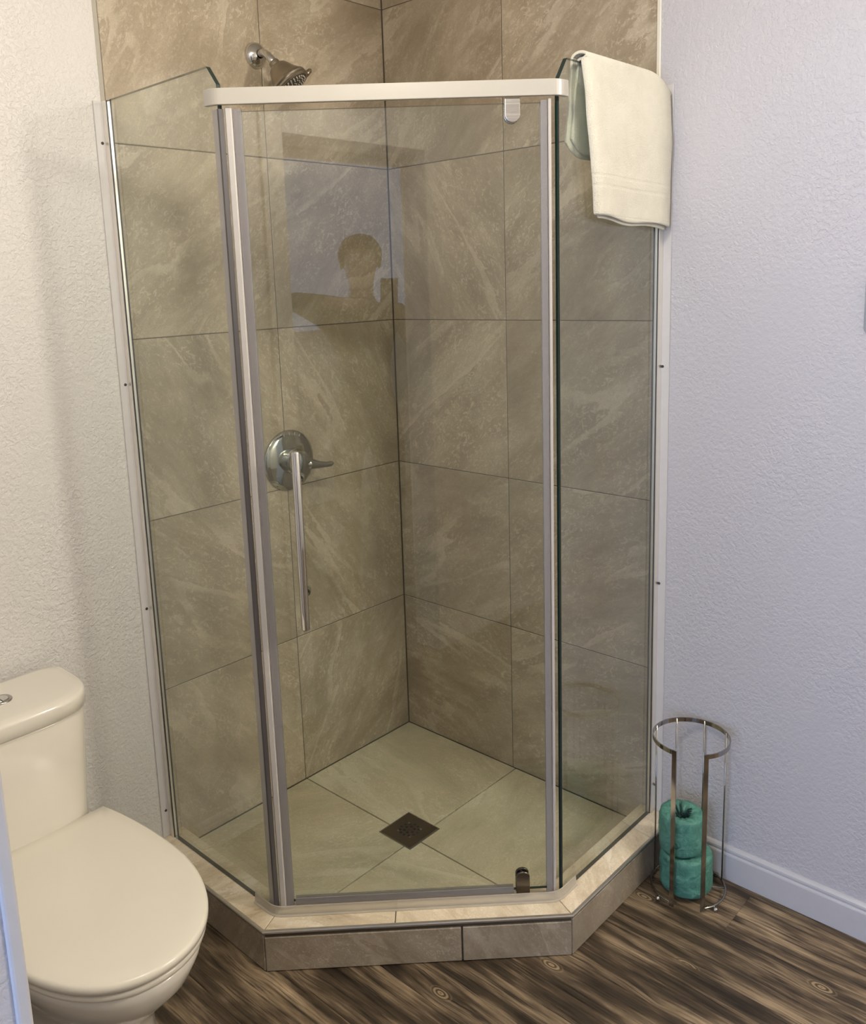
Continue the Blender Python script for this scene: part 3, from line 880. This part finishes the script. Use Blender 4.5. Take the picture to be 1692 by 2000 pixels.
# pivots
def pivot(z0, z1, mat, top):
    bm = bmesh.new()
    w = 0.0158
    out = []
    c = 0.5735
    if top:
        out = [(c-w, z1), (c-w, z0+w)] + [(c - w*math.cos(a), z0+w - w*math.sin(a)) for a in [PI*k/10 for k in range(1, 10)]] + [(c+w, z0+w), (c+w, z1)]
    else:
        out = [(c+w, z0), (c+w, z1-w*.8)] + [(c + w*math.cos(a), z1-w*.8 + w*.8*math.sin(a)) for a in [PI*k/10 for k in range(1, 10)]] + [(c-w, z1-w*.8), (c-w, z0)]
    for ya, yb in ((-.0105, -.0044), (.0044, .0105)):
        f0 = [bm.verts.new(dmt @ Vector((u, ya, z))) for u, z in out]
        f1 = [bm.verts.new(dmt @ Vector((u, yb, z))) for u, z in out]
        bm.faces.new(f0); bm.faces.new(list(reversed(f1)))
        for i in range(len(out)): bm.faces.new((f0[i], f1[i], f1[(i+1) % len(out)], f0[(i+1) % len(out)]))
    o = obj('pivot_hinge', bm, mat, door)
    m = o.modifiers.new('Bevel', 'BEVEL'); m.width = 0.0022; m.segments = 3; m.limit_method = 'ANGLE'; m.angle_limit = D(50)
    return o
pivot(1.838, 1.8855, M['steel'], True)['label'] = 'polished steel pivot hinge at the top of the door'
pivot(0.1130, 0.1745, M['dark_metal'], False)['label'] = 'dark metal pivot hinge at the foot of the door'
# tubular pull handle on two stand-offs, knobs inside
hs, ho = 0.0, 0.0
H0 = Vector((-0.8705, -0.5640, 0)); hd = Vector((-1, -1, 0)).normalized()
bm = bmesh.new()
zz = [0.8075, 0.8095, 0.812, 1.195, 1.1975, 1.1990]
tube(bm, [(H0.x, H0.y, z) for z in zz], [0.0062, 0.0084, 0.0092, 0.0092, 0.0084, 0.0062], 20)
for z in (0.875, 1.130):
    p = Vector((H0.x, H0.y, z))
    tube(bm, [p, p - hd*0.040], 0.0058, 14)
    tube(bm, [p - hd*0.050, p - hd*0.0525, p - hd*0.066, p - hd*0.068], [0.0090, 0.0098, 0.0098, 0.008], 16)
obj('pull_handle', bm, M['chrome'], door, smooth=True).modifiers.new('Edge', 'EDGE_SPLIT').split_angle = D(35)

# ================================================================ SHOWER HEAD AND VALVE
sh = thing('showerhead', 'brushed nickel shower head on a short chrome arm above the glass', 'shower head', (-0.474, 0, 2.14))
sh.location = (0, 0, 0)
bm = bmesh.new()
F0 = Vector((-0.4780, 0, 2.1330))
lathe(bm, [(0.033, 0.0), (0.0335, 0.003), (0.031, 0.010), (0.024, 0.017), (0.014, 0.021), (0.0115, 0.022)], frame(F0, (0, -1, 0)), 40)
obj('flange', bm, M['chrome'], sh, smooth=True)
arm = bend([F0, F0 + Vector((0, -0.042, 0.002)), F0 + Vector((0.002, -0.080, -0.036))], 0.020, 8)
bm = bmesh.new(); tube(bm, arm, 0.0102, 18); obj('arm', bm, M['chrome'], sh, smooth=True)
hd_ = Vector((0.34, -0.50, -0.80)).normalized()
P0 = F0 + Vector((0.002, -0.074, -0.030))
bm = bmesh.new()
hm = frame(P0, hd_)
HS = 1.16
lathe(bm, [(r_*HS, h_) for r_, h_ in [(0.0, -0.002), (0.011, -0.002), (0.012, 0.002), (0.012, 0.010), (0.017, 0.012), (0.022, 0.017), (0.0265, 0.027), (0.0325, 0.042), (0.0395, 0.054),
           (0.0435, 0.0585), (0.0445, 0.0635), (0.0425, 0.0665), (0.0450, 0.0690), (0.0455, 0.0735), (0.0430, 0.0765), (0.0395, 0.0765), (0.0385, 0.0745), (0.0, 0.0745)]], hm, 48)
hb = obj('spray_head', bm, M['nickel'], sh, smooth=True)
hb.modifiers.new('Edge', 'EDGE_SPLIT').split_angle = D(40)
bm = bmesh.new(); lathe(bm, [(0.038*HS, 0.0747), (0.037*HS, 0.0768), (0.0, 0.0785)], hm, 40); obj('spray_face', bm, M['shade'], hb, smooth=True)
bm = bmesh.new()
for r_, n_ in ((0.039, 26), (0.032, 20), (0.023, 14), (0.012, 8)):
    for k in range(n_):
        a = 2*PI*k/n_
        lathe(bm, [(0.0018, 0.0768), (0.0014, 0.0798), (0.0, 0.0804)], hm @ Matrix.Translation((r_*math.cos(a), r_*math.sin(a), 0)), 6)
o = obj('nozzles', bm, M['nozzle'], hb); o['kind'] = 'stuff'
# little selector tab on the rim
tabd = (Vector((0.86, -0.50, 0.35)) - hd_*Vector((0.86, -0.50, 0.35)).dot(hd_)).normalized()
tc_ = P0 + hd_*0.0715
bm = bmesh.new()
tube(bm, [tc_ + tabd*0.048, tc_ + tabd*0.054 - hd_*0.001, tc_ + tabd*0.064 - hd_*0.003, tc_ + tabd*0.068 - hd_*0.004], [0.0075, 0.0072, 0.0060, 0.0025], 12)
obj('selector_tab', bm, M['nickel'], hb, smooth=True)

vl = thing('shower_valve', 'round chrome shower valve plate with a single lever on the tiled wall', 'shower valve', (0, 0, 0))
V0 = Vector((-0.4500, 0.0, 1.0430))
bm = bmesh.new()
lathe(bm, [(0.088, 0.0), (0.0885, 0.003), (0.086, 0.007), (0.070, 0.012), (0.040, 0.016), (0.036, 0.0165), (0.0, 0.0165)], frame(V0, (0, -1, 0)), 56)
obj('escutcheon', bm, M['valve_chrome'], vl, smooth=True)
bm = bmesh.new()
for k in range(5):
    a = D(62 + 14*k)
    c = V0 + Vector((math.cos(a)*.078, -.0105, math.sin(a)*.078))
    tube(bm, [c - Vector((math.cos(a), 0, math.sin(a)))*.004, c + Vector((math.cos(a), 0, math.sin(a)))*.004], 0.0009, 6)
o = obj('setting_marks', bm, M['nozzle'], vl); o['kind'] = 'stuff'
bm = bmesh.new()
lathe(bm, [(0.0375, 0.014), (0.0375, 0.034), (0.035, 0.036), (0.035, 0.040), (0.034, 0.056), (0.030, 0.066), (0.020, 0.071), (0.0, 0.072)], frame(V0, (0, -1, 0)), 40)
hub = obj('hub', bm, M['valve_chrome'], vl, smooth=True); hub.modifiers.new('Edge', 'EDGE_SPLIT').split_angle = D(40)
bm = bmesh.new()
lv = [V0 + Vector(p) for p in ((0.010, -.052, -.004), (0.034, -.056, -.010), (0.058, -.060, -.016), (0.084, -.064, -.020), (0.100, -.067, -.020), (0.108, -.068, -.019))]
tube(bm, lv, [0.019, 0.0170, 0.0115, 0.0085, 0.0085, 0.0050], 16)
obj('lever', bm, M['valve_chrome'], vl, smooth=True)

# ================================================================ TOWEL
def towel_mesh():
    bm = bmesh.new()
    def lay(yf, yb, ztop, zf, zb, xl_top, xl_bot, xl_back, xr, nu=34, seed=0.0, sag=0.010, fold=0.014):
        path = []
        n1 = 34
        for i in range(n1+1):
            t = i/n1; path.append(('f', t))
        for i in range(1, 9): path.append(('t', i/9))
        for i in range(17): path.append(('b', i/16))
        us = [0.0, .004, .012, .025, .045] + [.045 + .91*k/(nu-8) for k in range(1, nu-8)] + [.955, .975, .988, .996, 1.0]
        nu = len(us)-1
        rows_ = []
        for kind, t in path:
            row = []
            for j in range(nu+1):
                u = us[j]
                drop = 0.034*max(0.0, (u-.72)/.28)**2.2
                zt = ztop - drop
                if kind == 'f':
                    xl = xl_bot + (xl_top-xl_bot)*t; x = xl + (xr-xl)*u
                    zb_ = zf + 0.016*(1-u)**1.0 - .004 + 0.0035*math.sin(u*9+1)
                    z = zb_ + (zt-zb_)*t
                    y = yf - 0.006*math.sin(PI*min(1, t*1.0))*(.4+.6*u) + 0.0035*noise.noise((u*3.1+seed, t*4.0, 1.3)) - 0.004*(1-t)**3*math.sin(u*7.5+.6)
                    y += fold*(1-math.sqrt(max(0, 1-max(0, 1-u/.045)**2))) + fold*(1-math.sqrt(max(0, 1-max(0, (u-.955)/.045)**2)))
                elif kind == 't':
                    a = PI*t; yc = (yf+yb)/2; ry = (yb-yf)/2
                    x = xl_top + (xr-xl_top)*u; y = yc - ry*math.cos(a); z = zt + sag*math.sin(a)
                else:
                    xl = xl_top + (xl_back-xl_top)*t; x = xl + (xr-xl)*u
                    cut = 0.03*max(0, 1-u*6)**2
                    z = zt + (zb + cut - zt)*t; y = yb + 0.010*t + 0.003*noise.noise((u*3+seed, t*3, 7.7))
                row.append(bm.verts.new((x, y, z)))
            rows_.append(row)
        for a, b in zip(rows_, rows_[1:]):
            for j in range(nu): bm.faces.new((a[j], a[j+1], b[j+1], b[j]))
    lay(-0.9480, -0.9100, 1.9690, 1.6450, 1.7780, -0.3720, -0.3280, -0.3800, -0.0145, seed=0.0, sag=0.012)
    lay(-0.9375, -0.9160, 1.9655, 1.6390, 1.7850, -0.3590, -0.3150, -0.3690, -0.0230, seed=5.0, sag=0.006, fold=0.004)
    return bm
tw = obj('hand_towel', towel_mesh(), M['towel'], smooth=True)
tag(tw, 'cream terry hand towel folded over the top of the right glass pane', 'towel')
sm = tw.modifiers.new('Solidify', 'SOLIDIFY'); sm.thickness = 0.0062; sm.offset = 0.0
subsurf(tw, 1)
# ================================================================ TOILET
AX = -1.3470
to = thing('toilet', 'white one-piece toilet with its lid down beside the shower', 'toilet', (AX, -0.40, 0))
def lo(name, bm, mat, smooth=True):
    return obj(name, bm, mat, to, smooth)
to.location = (0, 0, 0)
def dshape(hw, yb, yf, n=40, pw=2.3, yc=None, back_round=0.03):
    """outline of bowl/lid: straight-ish back at yb, rounded front at yf, centred on AX (counter-clockwise from back-right... )"""
    yc = yc if yc is not None else yb - (yb-yf)*0.46
    pts = []
    for k in range(n+1):
        a = -PI*k/n      # 0 -> -pi : right side round the front to the left side
        c, s = math.cos(a), math.sin(a)
        x = hw*math.copysign(abs(c)**(2/pw), c); y = (yc-yf)*math.copysign(abs(s)**(2/pw), s)
        pts.append((AX + x, yc + y))
    # left side back to the rear corner, rear edge, right side
    m = 8
    wb = hw*0.86
    left = []
    for k in range(1, m+1):
        t = k/m
        left.append((AX - hw + (hw-wb)*t**2.0, yc + (yb-yc)*t))
    right = [(2*AX - p[0], p[1]) for p in reversed(left)]
    return pts + left + right
def loft(bm, sections, cap_bottom=True, cap_top=True):
    rings = [[bm.verts.new((p[0], p[1], z)) for p in outline] for outline, z in sections]
    n = len(rings[0])
    for a, b in zip(rings, rings[1:]):
        for i in range(n): bm.faces.new((a[i], a[(i+1) % n], b[(i+1) % n], b[i]))
    if cap_bottom: bm.faces.new(list(reversed(rings[0])))
    if cap_top: bm.faces.new(rings[-1])
# bowl and pedestal as one flowing body
bm = bmesh.new()
secs = []
for z, hw, yb, yf, pw in ((0.0, .118, -.06, -.560, 2.6), (0.004, .122, -.06, -.566, 2.6), (0.05, .118, -.06, -.560, 2.5), (0.13, .112, -.06, -.560, 2.4), (0.20, .122, -.06, -.600, 2.2),
                          (0.26, .146, -.08, -.660, 2.15), (0.31, .168, -.10, -.705, 2.15), (0.345, .178, -.12, -.722, 2.15), (0.362, .1795, -.13, -.7245, 2.15), (0.3665, .1765, -.13, -.7215, 2.15)):
    secs.append((dshape(hw, yb, yf, pw=pw), z))
loft(bm, secs)
lo('bowl', bm, M['ceramic'])
# tank: D-shaped in plan, merging down to the bowl
def tank_outline(hw, yb, yf, n=28):
    pts = []
    for k in range(n+1):
        a = -PI*k/n
        c, s = math.cos(a), math.sin(a)
        x = hw*math.copysign(abs(c)**(2/4.2), c)
        y = math.copysign(abs(s)**(2/2.6), s)
        d = (yb-yf)*0.62
        pts.append((AX + x, yf + d + d*y))
    r = 0.035
    for k in range(7): 
        a = PI - (PI/2)*k/6
        pts.append((AX - hw + r + r*math.cos(a), yb - r + r*math.sin(a)))
    for k in range(7):
        a = PI/2 - (PI/2)*k/6
        pts.append((AX + hw - r + r*math.cos(a), yb - r + r*math.sin(a)))
    return pts
bm = bmesh.new()
loft(bm, [(tank_outline(.148, -.035, -.205), 0.20), (tank_outline(.148, -.035, -.212), 0.36), (tank_outline(.149, -.035, -.216), 0.42), (tank_outline(.154, -.035, -.232), 0.56), (tank_outline(.1575, -.035, -.240), 0.6525), (tank_outline(.1570, -.0355, -.2395), 0.6545), (tank_outline(.150, -.040, -.233), 0.655), (tank_outline(.150, -.040, -.233), 0.662)])
tk = lo('tank', bm, M['ceramic'])
bm = bmesh.new()
loft(bm, [(tank_outline(.157, -.036, -.242), 0.6585), (tank_outline(.1602, -.033, -.246), 0.6598), (tank_outline(.1608, -.032, -.247), 0.687), (tank_outline(.1595, -.033, -.2457), 0.6925), (tank_outline(.155, -.036, -.241), 0.6955), (tank_outline(.135, -.05, -.221), 0.6968)])
lo('tank_lid', bm, M['ceramic'])
bm = bmesh.new()
bt = Matrix.Translation((AX-.006, -.132, 0.6970))
lathe(bm, [(0.024, -.002), (0.0245, 0.0015), (0.023, 0.003), (0.018, 0.0032), (0.0175, 0.001), (0.0, 0.001)], bt, 36)
fb = lo('flush_button', bm, M['steel'])
bm = bmesh.new()
for s in (-1, 1):
    pts = [(s*(0.0010+0.0160*math.sin(PI*k/12)), 0.0160*math.cos(PI*k/12)) for k in range(13)]
    if s > 0: pts.reverse()
    pts = [(AX-.006 + p[0], -.132 + p[1]) for p in pts]
    prism(bm, pts, 0.698, 0.7010, 0.0008, 1)
obj('button_half', bm, M['chrome'], fb)
# seat ring and lid
def off_dshape(hw, yb, yf): return dshape(hw, yb, yf, pw=2.15)
bm = bmesh.new()
loft(bm, [(off_dshape(.178, -.20, -.7235), 0.3690), (off_dshape(.1825, -.20, -.7280), 0.3715), (off_dshape(.1830, -.20, -.7285), 0.3790), (off_dshape(.1805, -.20, -.7260), 0.3820)])
lo('seat', bm, M['seat'])
bm = bmesh.new()
loft(bm, [(off_dshape(.1815, -.207, -.7275), 0.3865), (off_dshape(.1858, -.206, -.7318), 0.3880), (off_dshape(.1862, -.2055, -.7322), 0.3960), (off_dshape(.1848, -.206, -.7308), 0.4015), (off_dshape(.180, -.209, -.726), 0.4040), (off_dshape(.150, -.24, -.695), 0.4052), (off_dshape(.09, -.32, -.62), 0.4060)])
lo('seat_lid', bm, M['seat'])
for s in (-1, 1):
    bm = bmesh.new()
    tube(bm, [(AX+s*.075-.02, -.222, .386), (AX+s*.075+.02, -.222, .386)], 0.009, 12)
    lo('lid_hinge', bm, M['seat'])

# ================================================================ TISSUE STAND AND ROLLS
HC = Vector((-0.1090, -1.0790)); HR = 0.0905
hz = 0.4150
st = thing('tissue_roll_stand', 'tall chrome wire stand for spare toilet rolls beside the white baseboard', 'stand', (HC.x, HC.y, 0))
def hp(a, r=HR, z=0.0): return Vector((r*math.cos(D(a)), r*math.sin(D(a)), z))
A0, A1 = 181.0, 228.0
# flat top hoop, open at the front
bm = bmesh.new()
arc = [hp(A1 + (A0+360-A1)*k/48, HR, hz) for k in range(49)]
fl = [(-.0014, -.0055), (.0014, -.0055), (.0014, .0055), (-.0014, .0055)]
sweep(bm, arc, fl); obj('top_hoop', bm, M['chrome_dark_reflect'], st)
# two flat front bars running from hoop to foot
for a in (A0, A1):
    t_ = Vector((-math.sin(D(a)), math.cos(D(a)), 0))
    p = hp(a); n_ = hp(a).normalized()
    bm = bmesh.new()
    q = [p + t_*.0055 + n_*.0014, p - t_*.0055 + n_*.0014, p - t_*.0055 - n_*.0014, p + t_*.0055 - n_*.0014]
    lo_ = [bm.verts.new((v.x, v.y, 0.006)) for v in q]; hi_ = [bm.verts.new((v.x, v.y, hz+.0055)) for v in q]
    bm.faces.new(lo_); bm.faces.new(hi_)
    for i in range(4): bm.faces.new((lo_[i], lo_[(i+1) % 4], hi_[(i+1) % 4], hi_[i]))
    obj('front_bar', bm, M['chrome_dark_reflect'], st)
for a in (5, 49, 93, 319):
    bm = bmesh.new(); tube(bm, [hp(a, HR-.0010, 0.012), hp(a, HR-.0010, hz+.004)], 0.0021, 10)
    obj('rod', bm, M['chrome_dark_reflect'], st, smooth=True)
bm = bmesh.new(); tube(bm, [hp(A1 + (A0+360-A1)*k/64, HR-.001, 0.0135) for k in range(65)], 0.0026, 8)
tube(bm, [hp(300, HR-.001, .0135), hp(0, 0.0, .0135), hp(120, HR-.001, .0135)], 0.0020, 8)
tube(bm, [hp(20, HR-.001, .0135), hp(200, 0.045, .0135)], 0.0020, 8)
obj('base_ring', bm, M['chrome_dark_reflect'], st, smooth=True)
for a in (158, 249, 338, 68):
    bm = bmesh.new(); sphere(bm, hp(a, HR+.0045, 0.0066), 0.0066, 16, 10)
    tube(bm, [hp(a, HR+.0045, 0.008), hp(a, HR-.001, .0135)], 0.002, 8)
    obj('ball_foot', bm, M['chrome_dark_reflect'], st, smooth=True)

def tissue_roll(c, z0, R, H, seed, label):
    r = thing('toilet_roll', label, 'toilet roll', (c[0], c[1], z0), 'wrapped spare toilet rolls in the wire stand')
    bm = bmesh.new()
    seg = 56
    prof_ = [(0.016, 0.020), (0.020, 0.004), (0.030, 0.0), (R*.93, 0.001), (R*.985, 0.006), (R, 0.016)] + [(R, 0.016 + (H-.034)*k/8) for k in range(1, 9)] + \
            [(R*.992, H-.005), (R*.955, H-.0005), (R*.75, H+.0010), (0.032, H-.001), (0.0215, H-.005), (0.0175, H-.012), (0.0165, H-.030)]
    rings = []
    for i, (rr, hh) in enumerate(prof_):
        ring = []
        for k in range(seg):
            a = 2*PI*k/seg
            nz = noise.noise((math.cos(a)*2.2+seed, math.sin(a)*2.2, hh*28+seed))
            nz2 = noise.noise((math.cos(a)*6+seed, math.sin(a)*6, hh*60+seed*2))
            amp = 0.0042 if rr > R*.9 else 0.0018
            amp *= .6 + .6*abs(noise.noise((a*3, hh*40, seed)))*2
            tw_ = 0.0
            d = rr + amp*nz + amp*.55*nz2
            z = hh + (0.0012*nz2 if rr < R*.95 else 0)
            # radial pleats gathered into the core at the top
            if rr < R*.8 and hh > H*.5: z += 0.0016*math.sin(a*13 + seed) * (1 - abs(rr-.03)/.05)
            ring.append(bm.verts.new((d*math.cos(a), d*math.sin(a), z)))
        rings.append(ring)
    for a_, b_ in zip(rings, rings[1:]):
        for k in range(seg): bm.faces.new((a_[k], a_[(k+1) % seg], b_[(k+1) % seg], b_[k]))
    bm.faces.new(list(reversed(rings[0])))
    obj('wrapper', bm, M['wrap'], r, smooth=True)
    bm = bmesh.new(); lathe(bm, [(0.0190, H-.030), (0.0175, H-.014), (0.0, H-.016)], Matrix.Identity(4), 20)
    obj('core', bm, M['wrap_dark'], r)
    # twisted paper ends poking from the core
    bm = bmesh.new()
    rnd = random.Random(int(seed*10))
    for k in range(14):
        a = rnd.uniform(0, 2*PI); l = rnd.uniform(.014, .024)
        b0 = Vector((.008*math.cos(a), .008*math.sin(a), H-.015)); b1 = b0 + Vector((.010*math.cos(a+.6), .010*math.sin(a+.6), l)); 
        b2 = b1 + Vector((.009*math.cos(a), .009*math.sin(a), .004))
        tube(bm, [b0, b1, b2], [0.0022, 0.0018, 0.0006], 5)
    o = obj('paper_tufts', bm, M['wrap_dark'], r); o['kind'] = 'stuff'
    return r
tissue_roll((-0.1150, -1.0760), 0.0160, 0.0630, 0.099, 1.3, 'green wrapped toilet roll at the bottom of the wire stand, under another')
tissue_roll((-0.1235, -1.0650), 0.1215, 0.0535, 0.096, 4.1, 'green wrapped toilet roll on top, its twisted wrapper end showing')

# ================================================================ SWITCH PLATE (right wall, at the frame edge) AND CEILING LAMP
def rrect(y0, y1, z0, z1, r, n=6):
    pts = []
    for cy, cz, a0 in ((y1-r, z1-r, 0), (y0+r, z1-r, PI/2), (y0+r, z0+r, PI), (y1-r, z0+r, 3*PI/2)):
        for k in range(n+1):
            a = a0 + PI/2*k/n; pts.append((cy + r*math.cos(a), cz + r*math.sin(a)))
    return pts
sp = thing('switch_plate', 'grey switch plate with rounded corners at the far end of the textured wall', 'switch', (0, 0, 0))
def plate(rr, x0, x1, name, mat):
    bm = bmesh.new()
    f0 = [bm.verts.new((x0, a, b)) for a, b in rr]; f1 = [bm.verts.new((x1, a, b)) for a, b in rr]
    bm.faces.new(f0); f = bm.faces.new(f1)
    for i in range(len(rr)): bm.faces.new((f0[i], f0[(i+1) % len(rr)], f1[(i+1) % len(rr)], f1[i]))
    bmesh.ops.bevel(bm, geom=list(f.edges), offset=0.0012, segments=2, affect='EDGES')
    return obj(name, bm, mat, sp)
plate(rrect(-1.4610, -1.3880, 1.397, 1.517, 0.010), -0.0033, -0.0095, 'cover', M['plate'])
plate(rrect(-1.4410, -1.4080, 1.425, 1.489, 0.003), -0.0090, -0.0130, 'rocker', M['plate'])

cl_ = thing('ceiling_light', 'round ceiling lamp near the back corner of the bathroom', 'light', (0.12, -3.00, CEIL))
bm = bmesh.new(); lathe(bm, [(0.0, 0.0), (0.080, 0.0), (0.082, -0.012), (0.070, -0.022), (0.045, -0.026), (0.045, -0.040)], Matrix.Identity(4), 40); obj('canopy', bm, M['nickel'], cl_, smooth=True)
d = bpy.data.lights.new('globe_light', 'POINT'); d.shadow_soft_size = 0.10; d.energy = LAMP_W; d.color = LAMP_COL
o = link(bpy.data.objects.new('globe_light', d), cl_); o.location = (0, 0, -0.145)

cl2 = thing('ceiling_light', 'added round ceiling lamp, unseen, filling the bathroom with overhead light', 'light', (-1.25, -1.25, CEIL))  # second lamp, added out of view for the overhead share of the light
bm = bmesh.new(); lathe(bm, [(0.0, 0.0), (0.110, 0.0), (0.112, -0.012), (0.100, -0.022), (0.045, -0.026), (0.045, -0.034)], Matrix.Identity(4), 40); obj('canopy', bm, M['nickel'], cl2, smooth=True)
d = bpy.data.lights.new('globe_light', 'POINT'); d.shadow_soft_size = 0.10; d.energy = OVERHEAD_FILL_W; d.color = LAMP_COL
o = link(bpy.data.objects.new('globe_light', d), cl2); o.location = (0, 0, -0.140)

# ================================================================ THE PHOTOGRAPHER (seen mirrored in the glass door) AND THE PHONE
FW = Vector((0.731, 0.682, 0)).normalized(); RT = Vector((FW.y, -FW.x, 0))
PO = CAM - FW*0.300 - RT*0.115; PO.z = 0.0
pm = Matrix((RT, FW, Vector((0, 0, 1)))).transposed().to_4x4(); pm.translation = PO
pe = thing('person', 'person in dark clothes standing in the doorway, both hands raising a phone', 'person', PO)
pe.matrix_world = pm
def skin_mesh(name, chains, parent, sub=2):
    """chains: lists of (x, y, z, r); the first vertex of a later chain may be an index ('j', k) into the shared list"""
    vs_, es, rs = [], [], []
    for ch in chains:
        prev = None
        for p in ch:
            if p[0] == 'j': i = p[1]
            else:
                vs_.append(p[:3]); rs.append(p[3] if len(p) == 4 else p[3:5]); i = len(vs_)-1
            if prev is not None: es.append((prev, i))
            prev = i
    me = bpy.data.meshes.new(name); me.from_pydata(vs_, es, [])
    o = link(bpy.data.objects.new(name, me), parent)
    md = o.modifiers.new('Skin', 'SKIN'); md.use_smooth_shade = True
    sk = me.skin_vertices[0].data
    for k, r in enumerate(rs):
        sk[k].radius = (r, r) if isinstance(r, (int, float)) else r
    sk[0].use_root = True
    subsurf(o, sub)
    return o
PH = Vector((0.115, 0.300, 1.478))      # middle of the phone in the person's frame
body = [
    [(0, -.03, .95, .125), (0, -.03, 1.08, .118), (0, -.03, 1.22, .128), (0, -.03, 1.35, .128), (0, -.025, 1.44, .075), (0, -.005, 1.505, .052), (0, .015, 1.565, .068), (0, .02, 1.63, .083), (0, .01, 1.69, .066), (0, .005, 1.725, .03)],
    [('j', 0), (-.095, -.03, .86, .088), (-.105, -.005, .50, .060), (-.105, -.04, .28, .054), (-.105, -.045, .09, .038), (-.110, .02, .045, .034), (-.120, .12, .030, .028)],
    [('j', 0), (.095, -.03, .86, .088), (.105, -.005, .50, .060), (.105, -.04, .28, .054), (.105, -.045, .09, .038), (.110, .02, .045, .034), (.120, .12, .030, .028)],
    [('j', 3), (-.165, -.03, 1.395, .060), (-.235, .07, 1.435, .048), (-.300, .165, 1.475, .041), (-.180, .225, 1.465, .037), (-.045, .285, 1.452, .027), (-.005, .298, 1.452, .026), (.035, .306, 1.455, .024)],
    [('j', 3), (.165, -.03, 1.395, .060), (.225, .03, 1.285, .048), (.270, .085, 1.180, .041), (.262, .170, 1.270, .037), (.232, .262, 1.385, .026), (.216, .286, 1.412, .026), (.198, .300, 1.436, .024)],
]
def fingers(px, sgn):
    out = []
    for k, (dz, l) in enumerate(((.052, .95), (.030, 1.05), (.007, 1.0), (-.015, .82))):
        b = (px + sgn*.040, .300, 1.452 + dz*.8)
        out.append([(b[0], b[1], b[2], .0095), (px + sgn*.018, .318, 1.462 + dz, .0090), (px - sgn*.004*l, .322, 1.468 + dz, .0082), (px - sgn*.020*l, .317, 1.470 + dz, .0070)])
    out.append([(px + sgn*.035, .292, 1.470, .0110), (px + sgn*.014, .283, 1.496, .0100), (px - sgn*.008, .282, 1.512, .0080)])
    return out
body += fingers(PH.x - .037, -1) + fingers(PH.x + .037, 1)
bo = skin_mesh('body', body, pe)
dg = bpy.context.evaluated_depsgraph_get()
me = bpy.data.meshes.new_from_object(bo.evaluated_get(dg))
bo.modifiers.clear(); bo.data = me
me.materials.clear()
for m_ in ('skin', 'shirt', 'jeans'): me.materials.append(M[m_])
# face relief: brow, nose, mouth and chin pushed out of the one surface
for v in me.vertices:
    c = v.co
    if c.z > 1.53 and c.y > 0.03:
        def g(x0, z0, sx, sz): return math.exp(-((c.x-x0)/sx)**2 - ((c.z-z0)/sz)**2)
        c.y += .026*g(0, 1.618, .011, .016) + .012*g(0, 1.640, .008, .018) + .007*g(0, 1.663, .05, .009) + .010*g(0, 1.585, .022, .006) + .008*g(0, 1.556, .022, .012)
        c.y -= .010*g(-.031, 1.643, .014, .009) + .010*g(.031, 1.643, .014, .009)
for p in me.polygons:
    c = p.center
    hand = (c.y > .268 and c.z > 1.36) or c.z > 1.478 and abs(c.x) < .1
    p.material_index = 0 if hand else (2 if c.z < .97 else 1)
    p.use_smooth = True
for sx in (-1, 1):
    bm = bmesh.new(); sphere(bm, (sx*.031, .088, 1.643), .0125, 14, 10); obj('eye', bm, M['eye'], pe, smooth=True)
    bm = bmesh.new(); sphere(bm, (sx*.084, .010, 1.628), .030, 14, 10, scale=(.30, .62, 1.0)); bm.transform(Matrix.Identity(4)); obj('ear', bm, M['skin'], pe, smooth=True)
bm = bmesh.new(); sphere(bm, (0, -.004, 1.662), .100, 28, 18, scale=(.98, 1.06, .90))
for v in bm.verts:
    c = v.co
    if c.y > .045 and c.z < 1.690: c.y = .045 - (1.690-c.z)*.55          # clear of the face
    n_ = noise.noise((c.x*30, c.y*30, c.z*14)); v.co += Vector((c.x, c.y, c.z-1.64)).normalized()*.006*n_
obj('hair', bm, M['hair'], pe, smooth=True)
# phone: standing upright behind the lens, screen toward the person
vd = cam.rotation_euler.to_matrix()
px_, py_, pz_ = vd.col[0], vd.col[1], vd.col[2]           # right, up, backward of the camera
ph = thing('smartphone', 'black smartphone held upright in both hands in the doorway', 'phone', CAM)
pc = CAM + pz_*0.016 - py_*0.055 + px_*0.0
mt = Matrix((px_, py_, pz_)).transposed().to_4x4(); mt.translation = pc
ph.matrix_world = mt
bm = bmesh.new(); box(bm, (-.036, -.073, -.004), (.036, .073, .004), .0030, 3); obj('case', bm, M['phone'], ph)
bm = bmesh.new(); box(bm, (-.033, -.069, .0040), (.033, .069, .0046), .0002, 1); obj('screen', bm, M['lens'], ph)
bm = bmesh.new(); box(bm, (-.016, .040, -.0056), (.016, .069, -.0039), .0006, 2); cbp = obj('camera_bump', bm, M['phone'], ph)
for dx in (-.007, .007):
    bm = bmesh.new(); lathe(bm, [(.0055, -.0056), (.0055, -.0066), (.0, -.0066)], Matrix.Translation((dx, .0545, 0)), 20); obj('lens', bm, M['lens'], cbp)
